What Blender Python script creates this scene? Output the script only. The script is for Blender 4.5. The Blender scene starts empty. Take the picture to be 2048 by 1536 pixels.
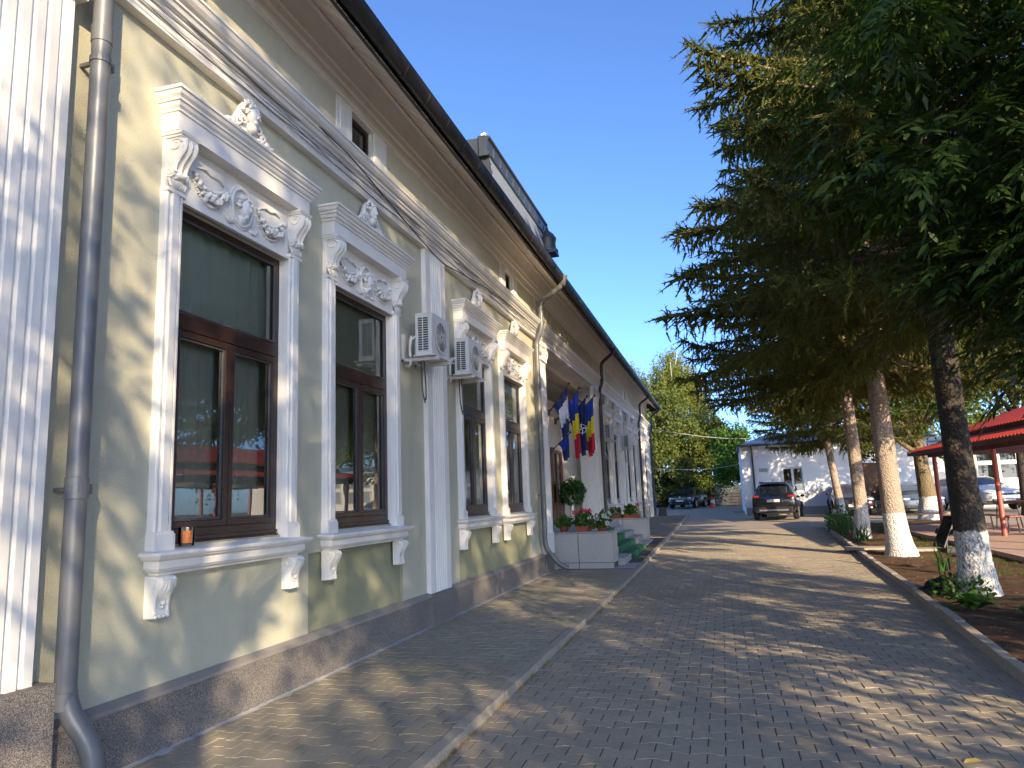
import bpy, bmesh, math, random
import numpy as np
from mathutils import Vector, Matrix
random.seed(7); RNG = np.random.default_rng(7)
SC = bpy.context.scene
COL = SC.collection
R = math.radians
# ------------------------------------------------------------------ camera
cam = bpy.data.cameras.new('camera'); cam_o = bpy.data.objects.new('camera', cam); COL.objects.link(cam_o)
cam.sensor_fit = 'HORIZONTAL'; cam.sensor_width = 36.0; cam.lens = 36.0 * 1456.66 / 2048
cam.clip_start = 0.05; cam.clip_end = 2000
CR = np.array([[0.96074, -0.07883, -0.26603], [0.27495, 0.14169, 0.95096], [-0.03727, -0.98677, 0.1578]])
m = Matrix.Identity(4)
for i in range(3):
    m[i][0] = CR[i][0]; m[i][1] = -CR[i][1]; m[i][2] = -CR[i][2]
m.translation = (0, 0, 1.62)
cam_o.matrix_world = m
SC.camera = cam_o
# ------------------------------------------------------------------ sky and sun
SUN_EL = 19.5; SUN_AZ = 143.5            # azimuth from +Y towards +X
w = bpy.data.worlds.new('World'); SC.world = w; w.use_nodes = True
nt = w.node_tree; nt.nodes.clear()
sky = nt.nodes.new('ShaderNodeTexSky'); sky.sky_type = 'NISHITA'; sky.sun_disc = False
sky.sun_elevation = R(SUN_EL); sky.sun_rotation = R(SUN_AZ); sky.air_density = 0.52; sky.dust_density = 0.75; sky.ozone_density = 5.4
bg = nt.nodes.new('ShaderNodeBackground'); bg.inputs[1].default_value = 0.15
wo = nt.nodes.new('ShaderNodeOutputWorld')
nt.links.new(sky.outputs[0], bg.inputs[0]); nt.links.new(bg.outputs[0], wo.inputs[0])
sl = bpy.data.lights.new('sun', 'SUN'); sl.energy = 3.5; sl.angle = R(0.55); sl.color = (1.0, 0.80, 0.53)
so = bpy.data.objects.new('sun', sl); COL.objects.link(so)
sd = Vector((math.sin(R(SUN_AZ)) * math.cos(R(SUN_EL)), math.cos(R(SUN_AZ)) * math.cos(R(SUN_EL)), math.sin(R(SUN_EL))))
so.rotation_euler = (-sd).to_track_quat('-Z', 'Y').to_euler(); so.location = (12, -12, 14)
SC.view_settings.view_transform = 'Standard'; SC.view_settings.look = 'None'
SC.view_settings.exposure = 1.62; SC.view_settings.gamma = 1.0
SC.render.engine = 'CYCLES'
# ------------------------------------------------------------------ materials
def sg(c):
    return tuple(((v / 255) / 12.92 if v / 255 <= 0.04045 else ((v / 255 + 0.055) / 1.055) ** 2.4) for v in c)
class NT:
    def __init__(s, name):
        s.m = bpy.data.materials.new(name); s.m.use_nodes = True; s.t = s.m.node_tree; s.t.nodes.clear()
        s.out = s.n('ShaderNodeOutputMaterial')
    def n(s, ty, **k):
        nd = s.t.nodes.new(ty)
        for a, b in k.items(): setattr(nd, a, b)
        return nd
    def l(s, a, b): s.t.links.new(a, b)
    def v(s, sock, val):
        if isinstance(val, (int, float)): sock.default_value = val
        elif isinstance(val, tuple): sock.default_value = val + (1.0,) if len(val) == 3 and len(sock.default_value) == 4 else val
        else: s.l(val, sock)
    def math(s, op, a, b=0.0, c=None):
        nd = s.n('ShaderNodeMath', operation=op); s.v(nd.inputs[0], a); s.v(nd.inputs[1], b)
        if c is not None: s.v(nd.inputs[2], c)
        return nd.outputs[0]
    def mix(s, f, a, b, mode='MIX'):
        nd = s.n('ShaderNodeMixRGB', blend_type=mode); s.v(nd.inputs[0], f); s.v(nd.inputs[1], a); s.v(nd.inputs[2], b); return nd.outputs[0]
    def pos(s): return s.n('ShaderNodeNewGeometry').outputs['Position']
    def obj(s): return s.n('ShaderNodeTexCoord').outputs['Object']
    def noise(s, vec, scale, detail=4, rough=0.55, stretch=None):
        if stretch:
            mp = s.n('ShaderNodeMapping'); mp.inputs['Scale'].default_value = stretch; s.l(vec, mp.inputs[0]); vec = mp.outputs[0]
        nd = s.n('ShaderNodeTexNoise'); s.l(vec, nd.inputs['Vector']); nd.inputs['Scale'].default_value = scale
        nd.inputs['Detail'].default_value = detail; nd.inputs['Roughness'].default_value = rough; return nd.outputs['Fac']
    def vor(s, vec, scale, feat='F1', out='Distance'):
        nd = s.n('ShaderNodeTexVoronoi', feature=feat); s.l(vec, nd.inputs['Vector']); nd.inputs['Scale'].default_value = scale; return nd.outputs[out]
    def ramp(s, f, stops, interp='LINEAR'):
        nd = s.n('ShaderNodeValToRGB'); cr = nd.color_ramp; cr.interpolation = interp
        while len(cr.elements) < len(stops): cr.elements.new(0.5)
        for e, (p, c) in zip(cr.elements, stops): e.position = p; e.color = (*c, 1) if len(c) == 3 else c
        s.l(f, nd.inputs[0]); return nd.outputs[0]
    def bump(s, h, strength=0.3, dist=0.01, normal=None):
        nd = s.n('ShaderNodeBump'); nd.inputs['Strength'].default_value = strength; nd.inputs['Distance'].default_value = dist
        s.l(h, nd.inputs['Height'])
        if normal is not None: s.l(normal, nd.inputs['Normal'])
        return nd.outputs[0]
    def bsdf(s, col, rough=0.6, metallic=0.0, spec=0.5, normal=None, coat=0.0):
        p = s.n('ShaderNodeBsdfPrincipled'); s.v(p.inputs['Base Color'], col); s.v(p.inputs['Roughness'], rough)
        p.inputs['Metallic'].default_value = metallic; p.inputs['Specular IOR Level'].default_value = spec
        p.inputs['Coat Weight'].default_value = coat
        if normal is not None: s.l(normal, p.inputs['Normal'])
        return p.outputs[0]
    def done(s, sh): s.l(sh, s.out.inputs[0]); return s.m
def K(c, f): return tuple(min(1, v * f) for v in c)
def basic(name, col, rough=0.6, var=0.12, vs=4.0, bump=0.0, bs=60.0, metallic=0.0, spec=0.5, coat=0.0, local=False, dist=0.004, fine=0.0):
    t = NT(name); p = t.obj() if local else t.pos()
    n = t.noise(p, vs, 5)
    c = t.mix(n, K(col, 1 - var), K(col, 1 + var))
    if fine:
        c = t.mix(fine, c, t.ramp(t.noise(p, bs * 0.7, 3), [(0.3, (0.1, 0.1, 0.1)), (0.7, (0.9, 0.9, 0.9))]), 'SOFT_LIGHT')
    nm = None
    if bump: nm = t.bump(t.noise(p, bs, 4), bump, dist)
    rr = t.math('ADD', t.math('MULTIPLY', t.math('SUBTRACT', n, 0.5), 0.25), rough)
    return t.done(t.bsdf(c, rr, metallic, spec, nm, coat))
M = {}
def stucco(name, col):
    t = NT(name); p = t.pos()
    big = t.noise(p, 0.9, 5); streak = t.noise(p, 2.2, 5, 0.6, (1, 1.6, 0.22)); g = t.noise(p, 95, 3, 0.7); g2 = t.vor(p, 130)
    c = t.mix(big, K(col, 0.9), K(col, 1.08))
    c = t.mix(t.ramp(streak, [(0.52, (0, 0, 0)), (0.8, (0.45, 0.45, 0.45))]), c, K(col, 0.74))
    c = t.mix(0.18, c, t.ramp(g, [(0.35, (0.2, 0.2, 0.2)), (0.65, (0.8, 0.8, 0.8))]), 'SOFT_LIGHT')
    h = t.math('ADD', g, t.math('MULTIPLY', g2, 0.7))
    return t.done(t.bsdf(c, 0.85, 0, 0.25, t.bump(h, 0.55, 0.006)))
M['wall'] = stucco('green stucco', (0.485, 0.465, 0.35))
M['apron'] = stucco('dark green stucco', (0.29, 0.29, 0.185))
M['frieze'] = stucco('frieze stucco', (0.58, 0.53, 0.39))
def whitepaint(name, col, dirt=0.3):
    t = NT(name); p = t.pos()
    n = t.noise(p, 3.2, 6, 0.65); s2 = t.noise(p, 5, 5, 0.6, (1, 1, 0.25)); f = t.noise(p, 140, 3)
    c = t.mix(n, K(col, 0.93), K(col, 1.05))
    c = t.mix(t.math('MULTIPLY', t.ramp(s2, [(0.5, (0, 0, 0)), (0.78, (1, 1, 1))]), dirt), c, (col[0] * 0.62, col[1] * 0.58, col[2] * 0.5))
    return t.done(t.bsdf(c, 0.62, 0, 0.35, t.bump(t.math('ADD', f, t.math('MULTIPLY', t.noise(p, 30, 3), 1.5)), 0.22, 0.004)))
M['white'] = whitepaint('white plaster', (0.77, 0.74, 0.685))
M['white_b'] = whitepaint('white wall paint', (0.82, 0.83, 0.84), 0.2)
M['white_lit'] = whitepaint('garage white', (0.74, 0.71, 0.64), 0.2)
t = NT('grey mosaic plaster'); p = t.pos()
v = t.vor(p, 260, 'F1', 'Color'); sp = t.n('ShaderNodeSeparateColor'); t.l(v, sp.inputs[0])
c = t.ramp(sp.outputs[0], [(0, (0.055, 0.05, 0.048)), (0.45, (0.15, 0.135, 0.122)), (0.75, (0.27, 0.235, 0.205)), (1, (0.46, 0.4, 0.34))])
c = t.mix(t.ramp(t.noise(p, 1.5, 4), [(0.35, (0, 0, 0)), (0.7, (0.35, 0.35, 0.35))]), c, (0.07, 0.07, 0.075))
M['plinth'] = t.done(t.bsdf(c, 0.75, 0, 0.3, t.bump(t.vor(p, 260), 0.5, 0.004)))
M['plinth_cap'] = basic('plinth ledge', (0.24, 0.215, 0.19), 0.8, 0.2, 5, 0.3, 120)
M['brown'] = basic('brown window frame', (0.032, 0.016, 0.011), 0.32, 0.25, 8, 0.05, 90, spec=0.5)
M['brownwood'] = basic('brown door wood', (0.14, 0.05, 0.025), 0.35, 0.3, 6, 0.1, 60)
def glass(name, tint=(0.95, 0.96, 0.92), ior=2.1):
    t = NT(name)
    tr = t.n('ShaderNodeBsdfTransparent'); tr.inputs[0].default_value = (*tint, 1)
    gl = t.n('ShaderNodeBsdfGlossy'); gl.inputs['Roughness'].default_value = 0.0; gl.inputs[0].default_value = (0.95, 0.97, 0.97, 1)
    nm = t.bump(t.noise(t.pos(), 1.6, 2), 0.02, 0.05); t.l(nm, gl.inputs['Normal'])
    fr = t.n('ShaderNodeFresnel'); fr.inputs[0].default_value = ior
    mx = t.n('ShaderNodeMixShader'); t.l(fr.outputs[0], mx.inputs[0]); t.l(tr.outputs[0], mx.inputs[1]); t.l(gl.outputs[0], mx.inputs[2])
    return t.done(mx.outputs[0])
M['glass'] = glass('window glass')
M['carglass'] = basic('tinted car glass', (0.012, 0.016, 0.018), 0.04, 0.1, 2, spec=0.8)
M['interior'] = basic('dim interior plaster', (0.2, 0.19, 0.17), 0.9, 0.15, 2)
M['curtain'] = basic('grey green blind fabric', (0.8, 0.78, 0.64), 0.9, 0.1, 6)
M['pipe'] = basic('grey downpipe', (0.135, 0.138, 0.14), 0.4, 0.1, 3, 0.04, 40, metallic=0.15)
M['pipe_dark'] = basic('dark downpipe', (0.05, 0.045, 0.042), 0.4, 0.15, 3)
M['gutter'] = basic('dark brown gutter', (0.022, 0.021, 0.022), 0.45, 0.2, 3)
M['roof'] = basic('dark sheet roof', (0.03, 0.03, 0.033), 0.6, 0.2, 2)
t = NT('soffit board wood'); p = t.pos(); oi = t.n('ShaderNodeObjectInfo').outputs['Random']
g = t.noise(p, 9, 5, 0.6, (1.2, 14, 1)); kn = t.vor(p, 2.6)
c = t.mix(g, (0.8, 0.72, 0.62), (0.9, 0.83, 0.75)); c = t.mix(t.math('MULTIPLY', oi, 0.4), c, (0.42, 0.35, 0.28))
c = t.mix(t.ramp(kn, [(0.02, (0.7, 0.7, 0.7)), (0.07, (0, 0, 0))]), c, (0.22, 0.14, 0.08))
M['soffit'] = t.done(t.bsdf(c, 0.6, 0, 0.3, t.bump(g, 0.1, 0.003)))
def paver_mat(name, a, b):
    t = NT(name); p = t.pos()
    oi = t.n('ShaderNodeObjectInfo').outputs['Random']; isl = t.n('ShaderNodeNewGeometry').outputs['Random Per Island']
    r = t.math('FRACT', t.math('ADD', t.math('MULTIPLY', oi, 7.31), isl))
    c = t.mix(r, a, b)
    c = t.mix(t.ramp(t.noise(p, 0.55, 6, 0.6), [(0.35, (0, 0, 0)), (0.68, (0.6, 0.6, 0.6))]), c, K(a, 0.72))
    c = t.mix(t.ramp(t.noise(p, 3.5, 6, 0.7), [(0.5, (0, 0, 0)), (0.75, (0.4, 0.4, 0.4))]), c, (0.2, 0.175, 0.14))
    f = t.noise(p, 210, 3, 0.7)
    c = t.mix(0.35, c, t.ramp(f, [(0.3, (0.1, 0.1, 0.1)), (0.7, (0.9, 0.9, 0.9))]), 'SOFT_LIGHT')
    c = t.mix(t.ramp(t.vor(p, 9), [(0.015, (0.6, 0.6, 0.6)), (0.04, (0, 0, 0))]), c, (0.05, 0.045, 0.04))
    return t.done(t.bsdf(c, 0.82, 0, 0.3, t.bump(f, 0.5, 0.003)))
M['paver_road'] = paver_mat('road paver concrete', (0.34, 0.283, 0.205), (0.405, 0.34, 0.25))
M['paver_walk'] = paver_mat('sidewalk paver concrete', (0.315, 0.274, 0.198), (0.375, 0.325, 0.24))
M['joint'] = basic('dark joint sand', (0.08, 0.068, 0.055), 0.95, 0.3, 8, 0.4, 120)
M['farpave'] = basic('distant yard paving', (0.32, 0.265, 0.205), 0.85, 0.22, 1.2, 0.4, 30)
M['kerb'] = basic('kerb concrete', (0.33, 0.285, 0.22), 0.88, 0.25, 3, 0.4, 90, fine=0.35)
M['mortar'] = basic('pale mortar strip', (0.42, 0.41, 0.39), 0.9, 0.35, 9, 0.6, 50)
t = NT('garden soil'); p = t.pos()
c = t.ramp(t.noise(p, 3, 7, 0.7), [(0.3, (0.055, 0.03, 0.016)), (0.55, (0.12, 0.068, 0.038)), (0.75, (0.18, 0.115, 0.068))])
c = t.mix(t.ramp(t.noise(p, 1.1, 4), [(0.55, (0, 0, 0)), (0.7, (0.5, 0.5, 0.5))]), c, (0.05, 0.065, 0.022))
M['soil'] = t.done(t.bsdf(c, 0.95, 0, 0.15, t.bump(t.noise(p, 26, 6, 0.7), 0.9, 0.03)))
M['ground'] = basic('far ground', (0.1, 0.09, 0.06), 0.95, 0.4, 0.6, 0.5, 5)
M['patio'] = basic('pinkish patio concrete', (0.42, 0.29, 0.23), 0.85, 0.2, 2.5, 0.3, 40, fine=0.3)
M['granite'] = basic('grey stone slab', (0.33, 0.32, 0.31), 0.55, 0.12, 2.5, 0.08, 120, fine=0.25)
M['tile_panel'] = basic('pale grey stone cladding', (0.4, 0.385, 0.355), 0.42, 0.1, 1.6, 0.04, 60, fine=0.2)
M['carpet'] = basic('green carpet', (0.02, 0.13, 0.05), 0.95, 0.2, 8, 0.6, 220)
M['terracotta'] = basic('terracotta', (0.27, 0.065, 0.03), 0.7, 0.2, 6, 0.1, 80)
M['acwhite'] = basic('off white air conditioner casing', (0.6, 0.585, 0.54), 0.5, 0.12, 4)
M['black'] = basic('black plastic', (0.012, 0.012, 0.013), 0.5, 0.2, 5)
M['darkgrey'] = basic('dark grey metal', (0.06, 0.06, 0.062), 0.45, 0.2, 5)
M['fin'] = basic('condenser fins', (0.035, 0.06, 0.06), 0.5, 0.2, 30)
M['rubber'] = basic('tyre rubber', (0.015, 0.015, 0.016), 0.8, 0.2, 8)
M['rim'] = basic('alloy rim', (0.4, 0.4, 0.41), 0.3, 0.1, 8, metallic=0.8)
M['chrome'] = basic('chrome trim', (0.65, 0.65, 0.66), 0.15, 0.05, 8, metallic=1.0)
M['lens'] = basic('head lamp lens', (0.55, 0.6, 0.65), 0.08, 0.1, 12, spec=0.8)
M['redlens'] = basic('red lamp lens', (0.32, 0.012, 0.012), 0.12, 0.1, 12)
M['plate'] = basic('number plate white', (0.75, 0.75, 0.74), 0.5, 0.05, 3)
M['ink'] = basic('black print', (0.02, 0.02, 0.02), 0.6, 0.05, 3)
M['redpost'] = basic('brick red paint', (0.33, 0.07, 0.045), 0.5, 0.18, 5, 0.05, 40)
M['darkwood'] = basic('dark red brown timber', (0.075, 0.025, 0.018), 0.6, 0.3, 6, 0.1, 40)
M['redtile'] = basic('red metal tile', (0.5, 0.055, 0.03), 0.42, 0.12, 3)
M['plank'] = basic('weathered plank', (0.36, 0.22, 0.14), 0.7, 0.3, 5, 0.2, 60)
M['steel'] = basic('grey steel tube', (0.3, 0.3, 0.31), 0.4, 0.1, 8, metallic=0.6)
M['slate'] = basic('grey slate shingle', (0.19, 0.21, 0.24), 0.6, 0.25, 20, 0.1, 60)
M['zinc'] = basic('dark zinc sheet', (0.06, 0.065, 0.065), 0.42, 0.25, 4, metallic=0.5)
M['cat'] = basic('black cat fur', (0.008, 0.008, 0.009), 0.75, 0.3, 30, 0.5, 200, local=True)
M['orange'] = basic('orange cone plastic', (0.75, 0.06, 0.03), 0.5, 0.1, 5)
M['roofblue'] = basic('blue grey roof sheet', (0.13, 0.17, 0.24), 0.45, 0.15, 2)
M['wire'] = basic('black cable', (0.06, 0.06, 0.06), 0.6, 0.1, 5)
M['wire_w'] = basic('white cable', (0.5, 0.5, 0.5), 0.6, 0.1, 5)
M['flag_blue'] = basic('blue flag cloth', (0.012, 0.05, 0.32), 0.75, 0.1, 6)
M['flag_navy'] = basic('navy flag cloth', (0.014, 0.028, 0.12), 0.75, 0.1, 6)
M['flag_yellow'] = basic('yellow flag cloth', (0.78, 0.6, 0.02), 0.75, 0.1, 6)
M['flag_red'] = basic('red flag cloth', (0.5, 0.012, 0.03), 0.75, 0.1, 6)
M['flag_white'] = basic('pale lilac flag cloth', (0.75, 0.73, 0.8), 0.75, 0.1, 6)
M['petal_red'] = basic('red petals', (0.6, 0.02, 0.06), 0.6, 0.2, 40)
M['petal_white'] = basic('white petals', (0.75, 0.76, 0.7), 0.6, 0.1, 40)
M['kraft'] = basic('brown curtain', (0.16, 0.09, 0.05), 0.9, 0.3, 14)
M['jar'] = glass('jar glass', (0.95, 0.95, 0.93), 1.5)
M['jar_orange'] = basic('orange printed sleeve', (0.7, 0.2, 0.04), 0.5, 0.5, 60)
def carpaint(name, col): return basic(name, col, 0.22, 0.05, 3, spec=0.5, coat=0.7, metallic=0.35)
M['car_brown'] = carpaint('near black car paint', (0.012, 0.012, 0.013))
M['car_teal'] = carpaint('dark teal car paint', (0.025, 0.05, 0.06))
M['car_red'] = carpaint('dark aubergine car paint', (0.035, 0.012, 0.025))
M['car_silver'] = carpaint('steel blue car paint', (0.16, 0.22, 0.3))
M['car_white'] = carpaint('silver white car paint', (0.62, 0.64, 0.66))
def foliage(name, a, b, transl=0.3, rough=0.55, tint=None):
    t = NT(name); isl = t.n('ShaderNodeNewGeometry').outputs['Random Per Island']
    c = t.mix(isl, a, b)
    c = t.mix(t.ramp(t.noise(t.pos(), 1.3, 3), [(0.4, (0, 0, 0)), (0.65, (0.55, 0.55, 0.55))]), c, tint or K(b, 0.8))
    d = t.bsdf(c, rough, 0, 0.3)
    tr = t.n('ShaderNodeBsdfTranslucent'); t.l(t.mix(0.5, c, (b[0] * 1.6, b[1] * 1.7, b[2] * 0.6)), tr.inputs[0])
    mx = t.n('ShaderNodeMixShader'); mx.inputs[0].default_value = transl
    t.l(d, mx.inputs[1]); t.l(tr.outputs[0], mx.inputs[2]); return t.done(mx.outputs[0])
M['needle'] = foliage('spruce needles', (0.055, 0.08, 0.018), (0.175, 0.185, 0.045), 0.3, 0.6, (0.1, 0.085, 0.025))
M['needle_dead'] = foliage('brown dry twigs', (0.06, 0.035, 0.018), (0.12, 0.075, 0.035), 0.1)
M['leaf_dark'] = foliage('dark ash leaf', (0.02, 0.046, 0.009), (0.05, 0.092, 0.016), 0.32, 0.5)
M['leaf_mid'] = foliage('mid green leaf', (0.075, 0.115, 0.024), (0.17, 0.195, 0.05), 0.4)
M['leaf_birch'] = foliage('birch leaf', (0.12, 0.16, 0.025), (0.22, 0.23, 0.045), 0.4)
M['leaf_shrub'] = foliage('bright shrub leaf', (0.04, 0.1, 0.012), (0.1, 0.19, 0.03), 0.35, 0.4)
M['leaf_hosta'] = foliage('hosta leaf', (0.07, 0.16, 0.02), (0.12, 0.22, 0.04), 0.3, 0.4)
M['leaf_iris'] = foliage('iris blade', (0.03, 0.08, 0.018), (0.06, 0.13, 0.03), 0.25, 0.45)
M['leaf_dry'] = foliage('dry yellow weeds', (0.22, 0.15, 0.04), (0.33, 0.24, 0.08), 0.2)
M['leaf_fallen'] = basic('fallen yellow leaf', (0.5, 0.36, 0.1), 0.7, 0.2, 40)
def bark(name, a, b, sc=14, white_to=None):
    t = NT(name); p = t.pos(); o = t.obj()
    g = t.noise(p, sc, 6, 0.7, (1, 1, 0.28)); v = t.vor(p, sc * 2.2)
    c = t.mix(g, a, b); c = t.mix(t.ramp(v, [(0.0, (0.7, 0.7, 0.7)), (0.28, (0, 0, 0))]), c, K(a, 0.45))
    if white_to:
        sep = t.n('ShaderNodeSeparateXYZ'); t.l(o, sep.inputs[0])
        h = t.math('ADD', sep.outputs[2], t.math('MULTIPLY', t.noise(p, 9, 3), 0.12))
        k = t.ramp(t.math('DIVIDE', h, white_to * 2), [(0.5, (1, 1, 1)), (0.515, (0, 0, 0))])
        crack = t.ramp(t.noise(p, 42, 4, 0.7, (1, 1, 0.35)), [(0.36, (0, 0, 0)), (0.5, (1, 1, 1))])
        c = t.mix(t.mix(1.0, k, crack, 'MULTIPLY'), c, t.mix(g, (0.5, 0.5, 0.48), (0.7, 0.69, 0.66)))
    return t.done(t.bsdf(c, 0.9, 0, 0.2, t.bump(t.math('ADD', g, v), 0.9, 0.03)))
M['bark'] = bark('spruce bark', (0.16, 0.115, 0.085), (0.36, 0.27, 0.2))
M['bark_lime'] = bark('limewashed spruce bark', (0.24, 0.185, 0.145), (0.46, 0.375, 0.3), 14, 1.0)
M['bark_lime2'] = bark('limewashed dark bark', (0.035, 0.03, 0.025), (0.09, 0.075, 0.06), 12, 0.95)
M['bark_lime3'] = bark('limewashed ash bark', (0.1, 0.075, 0.04), (0.26, 0.2, 0.12), 10, 1.0)
M['bark_dark'] = bark('dark bark', (0.035, 0.028, 0.022), (0.1, 0.08, 0.06), 12)
M['bark_birch'] = bark('birch bark', (0.4, 0.39, 0.37), (0.6, 0.59, 0.56), 6)
# ------------------------------------------------------------------ helpers
def gz(y):
    """height of the yard: level near the camera, rising gently beyond the entrance"""
    y = min(y, 60.0)
    if y < 14: return 0.0
    if y < 19: return 0.0175 * (y - 14) ** 2 / 10
    return 0.0175 * (y - 16.5)
def tag(o, label=None, cat=None, group=None, kind=None):
    if label: o['label'] = label
    if cat: o['category'] = cat
    if group: o['group'] = group
    if kind: o['kind'] = kind
    return o
def thing(name, label, cat, loc=(0, 0, 0), rz=0.0, group=None):
    o = bpy.data.objects.new(name, None); COL.objects.link(o); o.empty_display_size = 0.2
    o.location = loc; o.rotation_euler = (0, 0, rz); tag(o, label, cat, group); return o
def put(name, me, mat=None, parent=None, loc=(0, 0, 0), rot=(0, 0, 0), scale=None, world=False):
    o = bpy.data.objects.new(name, me); COL.objects.link(o)
    o.location = loc; o.rotation_euler = rot
    if scale: o.scale = scale
    if mat and not me.materials:
        for mm in (mat if isinstance(mat, (list, tuple)) else [mat]): me.materials.append(M[mm])
    if parent:
        o.parent = parent
        if world:
            b = Matrix.Translation(parent.location) @ Matrix.Rotation(parent.rotation_euler[2], 4, 'Z')
            o.matrix_parent_inverse = b.inverted()
    return o
def struct(o): o['kind'] = 'structure'; return o
def dup(root, loc=None, rz=None, label=None, scale=None):
    def cp(o, par):
        c = o.copy(); COL.objects.link(c)
        if par: c.parent = par; c.matrix_parent_inverse = o.matrix_parent_inverse.copy()
        for ch in list(o.children): cp(ch, c)
        return c
    r = cp(root, None)
    if loc is not None: r.location = loc
    if rz is not None: r.rotation_euler = (0, 0, rz)
    if label: r['label'] = label
    if scale: r.scale = scale
    return r
class MB:
    def __init__(s): s.v = []; s.f = []; s.mi = []; s.cur = 0
    def add(s, vs, fs):
        b = len(s.v); s.v += [tuple(q) for q in vs]; s.f += [tuple(b + i for i in f) for f in fs]; s.mi += [s.cur] * len(fs); return s
    def box(s, x0, x1, y0, y1, z0, z1):
        return s.add([(x0, y0, z0), (x1, y0, z0), (x1, y1, z0), (x0, y1, z0), (x0, y0, z1), (x1, y0, z1), (x1, y1, z1), (x0, y1, z1)],
                     [(0, 3, 2, 1), (4, 5, 6, 7), (0, 1, 5, 4), (1, 2, 6, 5), (2, 3, 7, 6), (3, 0, 4, 7)])
    def quad(s, a, b, c, d): return s.add([a, b, c, d], [(0, 1, 2, 3)])
    def prism_y(s, prof, y0, y1, caps=True):
        """closed (x,z) profile swept along y"""
        n = len(prof); vs = [(x, y0, z) for x, z in prof] + [(x, y1, z) for x, z in prof]
        fs = [(i, (i + 1) % n, n + (i + 1) % n, n + i) for i in range(n)]
        if caps: fs += [tuple(range(n))[::-1], tuple(range(n, 2 * n))]
        return s.add(vs, fs)
    def prism_z(s, prof, z0, z1, caps=True):
        n = len(prof); vs = [(x, y, z0) for x, y in prof] + [(x, y, z1) for x, y in prof]
        fs = [(i, (i + 1) % n, n + (i + 1) % n, n + i) for i in range(n)]
        if caps: fs += [tuple(range(n))[::-1], tuple(range(n, 2 * n))]
        return s.add(vs, fs)
    def tube(s, pts, rad, n=10, caps=True, flat=1.0):
        pts = [Vector(p) for p in pts]; rad = rad if isinstance(rad, (list, tuple)) else [rad] * len(pts)
        rings = []; ref = None
        for i, p in enumerate(pts):
            d = (pts[min(i + 1, len(pts) - 1)] - pts[max(i - 1, 0)])
            d = d.normalized() if d.length > 1e-9 else Vector((0, 0, 1))
            if ref is None: ref = Vector((1, 0, 0)) if abs(d.x) < 0.9 else Vector((0, 1, 0))
            a = (ref - d * ref.dot(d)).normalized(); b = d.cross(a); ref = a
            rings.append([p + (a * math.cos(2 * math.pi * k / n) + b * math.sin(2 * math.pi * k / n) * flat) * rad[i] for k in range(n)])
        vs = [q for r_ in rings for q in r_]; fs = []
        for i in range(len(pts) - 1):
            for k in range(n): fs.append((i * n + k, i * n + (k + 1) % n, (i + 1) * n + (k + 1) % n, (i + 1) * n + k))
        if caps: fs += [tuple(range(n))[::-1], tuple(range((len(pts) - 1) * n, len(pts) * n))]
        return s.add(vs, fs)
    def lathe(s, prof, c=(0, 0, 0), n=20, axis='Z'):
        vs = []; fs = []
        for r_, h in prof:
            for k in range(n):
                a = 2 * math.pi * k / n; q = (r_ * math.cos(a), r_ * math.sin(a), h)
                if axis == 'X': q = (q[2], q[0], q[1])
                if axis == 'Y': q = (q[0], q[2], q[1])
                vs.append((c[0] + q[0], c[1] + q[1], c[2] + q[2]))
        for i in range(len(prof) - 1):
            for k in range(n): fs.append((i * n + k, i * n + (k + 1) % n, (i + 1) * n + (k + 1) % n, (i + 1) * n + k))
        fs += [tuple(range(n))[::-1], tuple(range((len(prof) - 1) * n, len(prof) * n))]
        return s.add(vs, fs)
    def ball(s, c, r_, sc=(1, 1, 1), sub=1, rot=None):
        vs, fs = ICO[sub]
        out = []
        for q in vs:
            q = Vector((q[0] * sc[0] * r_, q[1] * sc[1] * r_, q[2] * sc[2] * r_))
            if rot: q = rot @ q
            out.append((c[0] + q.x, c[1] + q.y, c[2] + q.z))
        return s.add(out, fs)
    def mesh(s, name, smooth=False, angle=None, bevel=0.0):
        me = bpy.data.meshes.new(name); me.from_pydata(s.v, [], s.f)
        if max(s.mi, default=0) > 0: me.polygons.foreach_set('material_index', s.mi)
        bm = bmesh.new(); bm.from_mesh(me); bmesh.ops.recalc_face_normals(bm, faces=bm.faces)
        if bevel:
            es = [e for e in bm.edges if len(e.link_faces) == 2 and e.calc_face_angle(0) > 0.6]
            bmesh.ops.bevel(bm, geom=es, offset=bevel, segments=2, affect='EDGES', profile=0.7)
        bm.to_mesh(me); bm.free()
        if smooth:
            me.polygons.foreach_set('use_smooth', [True] * len(me.polygons))
            if angle is not None: me.set_sharp_from_angle(angle=R(angle))
        me.update(); return me
    def build(s, name, mat, parent=None, smooth=False, angle=None, bevel=0.0, world=True, loc=(0, 0, 0)):
        return put(name, s.mesh(name, smooth, angle, bevel), mat, parent, loc=loc, world=world)
def _ico():
    r_ = {}
    for sub in (1, 2, 3):
        bm = bmesh.new(); bmesh.ops.create_icosphere(bm, subdivisions=sub, radius=1)
        r_[sub] = ([tuple(q.co) for q in bm.verts], [tuple(q.index for q in f.verts) for f in bm.faces]); bm.free()
    return r_
ICO = _ico()
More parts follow.
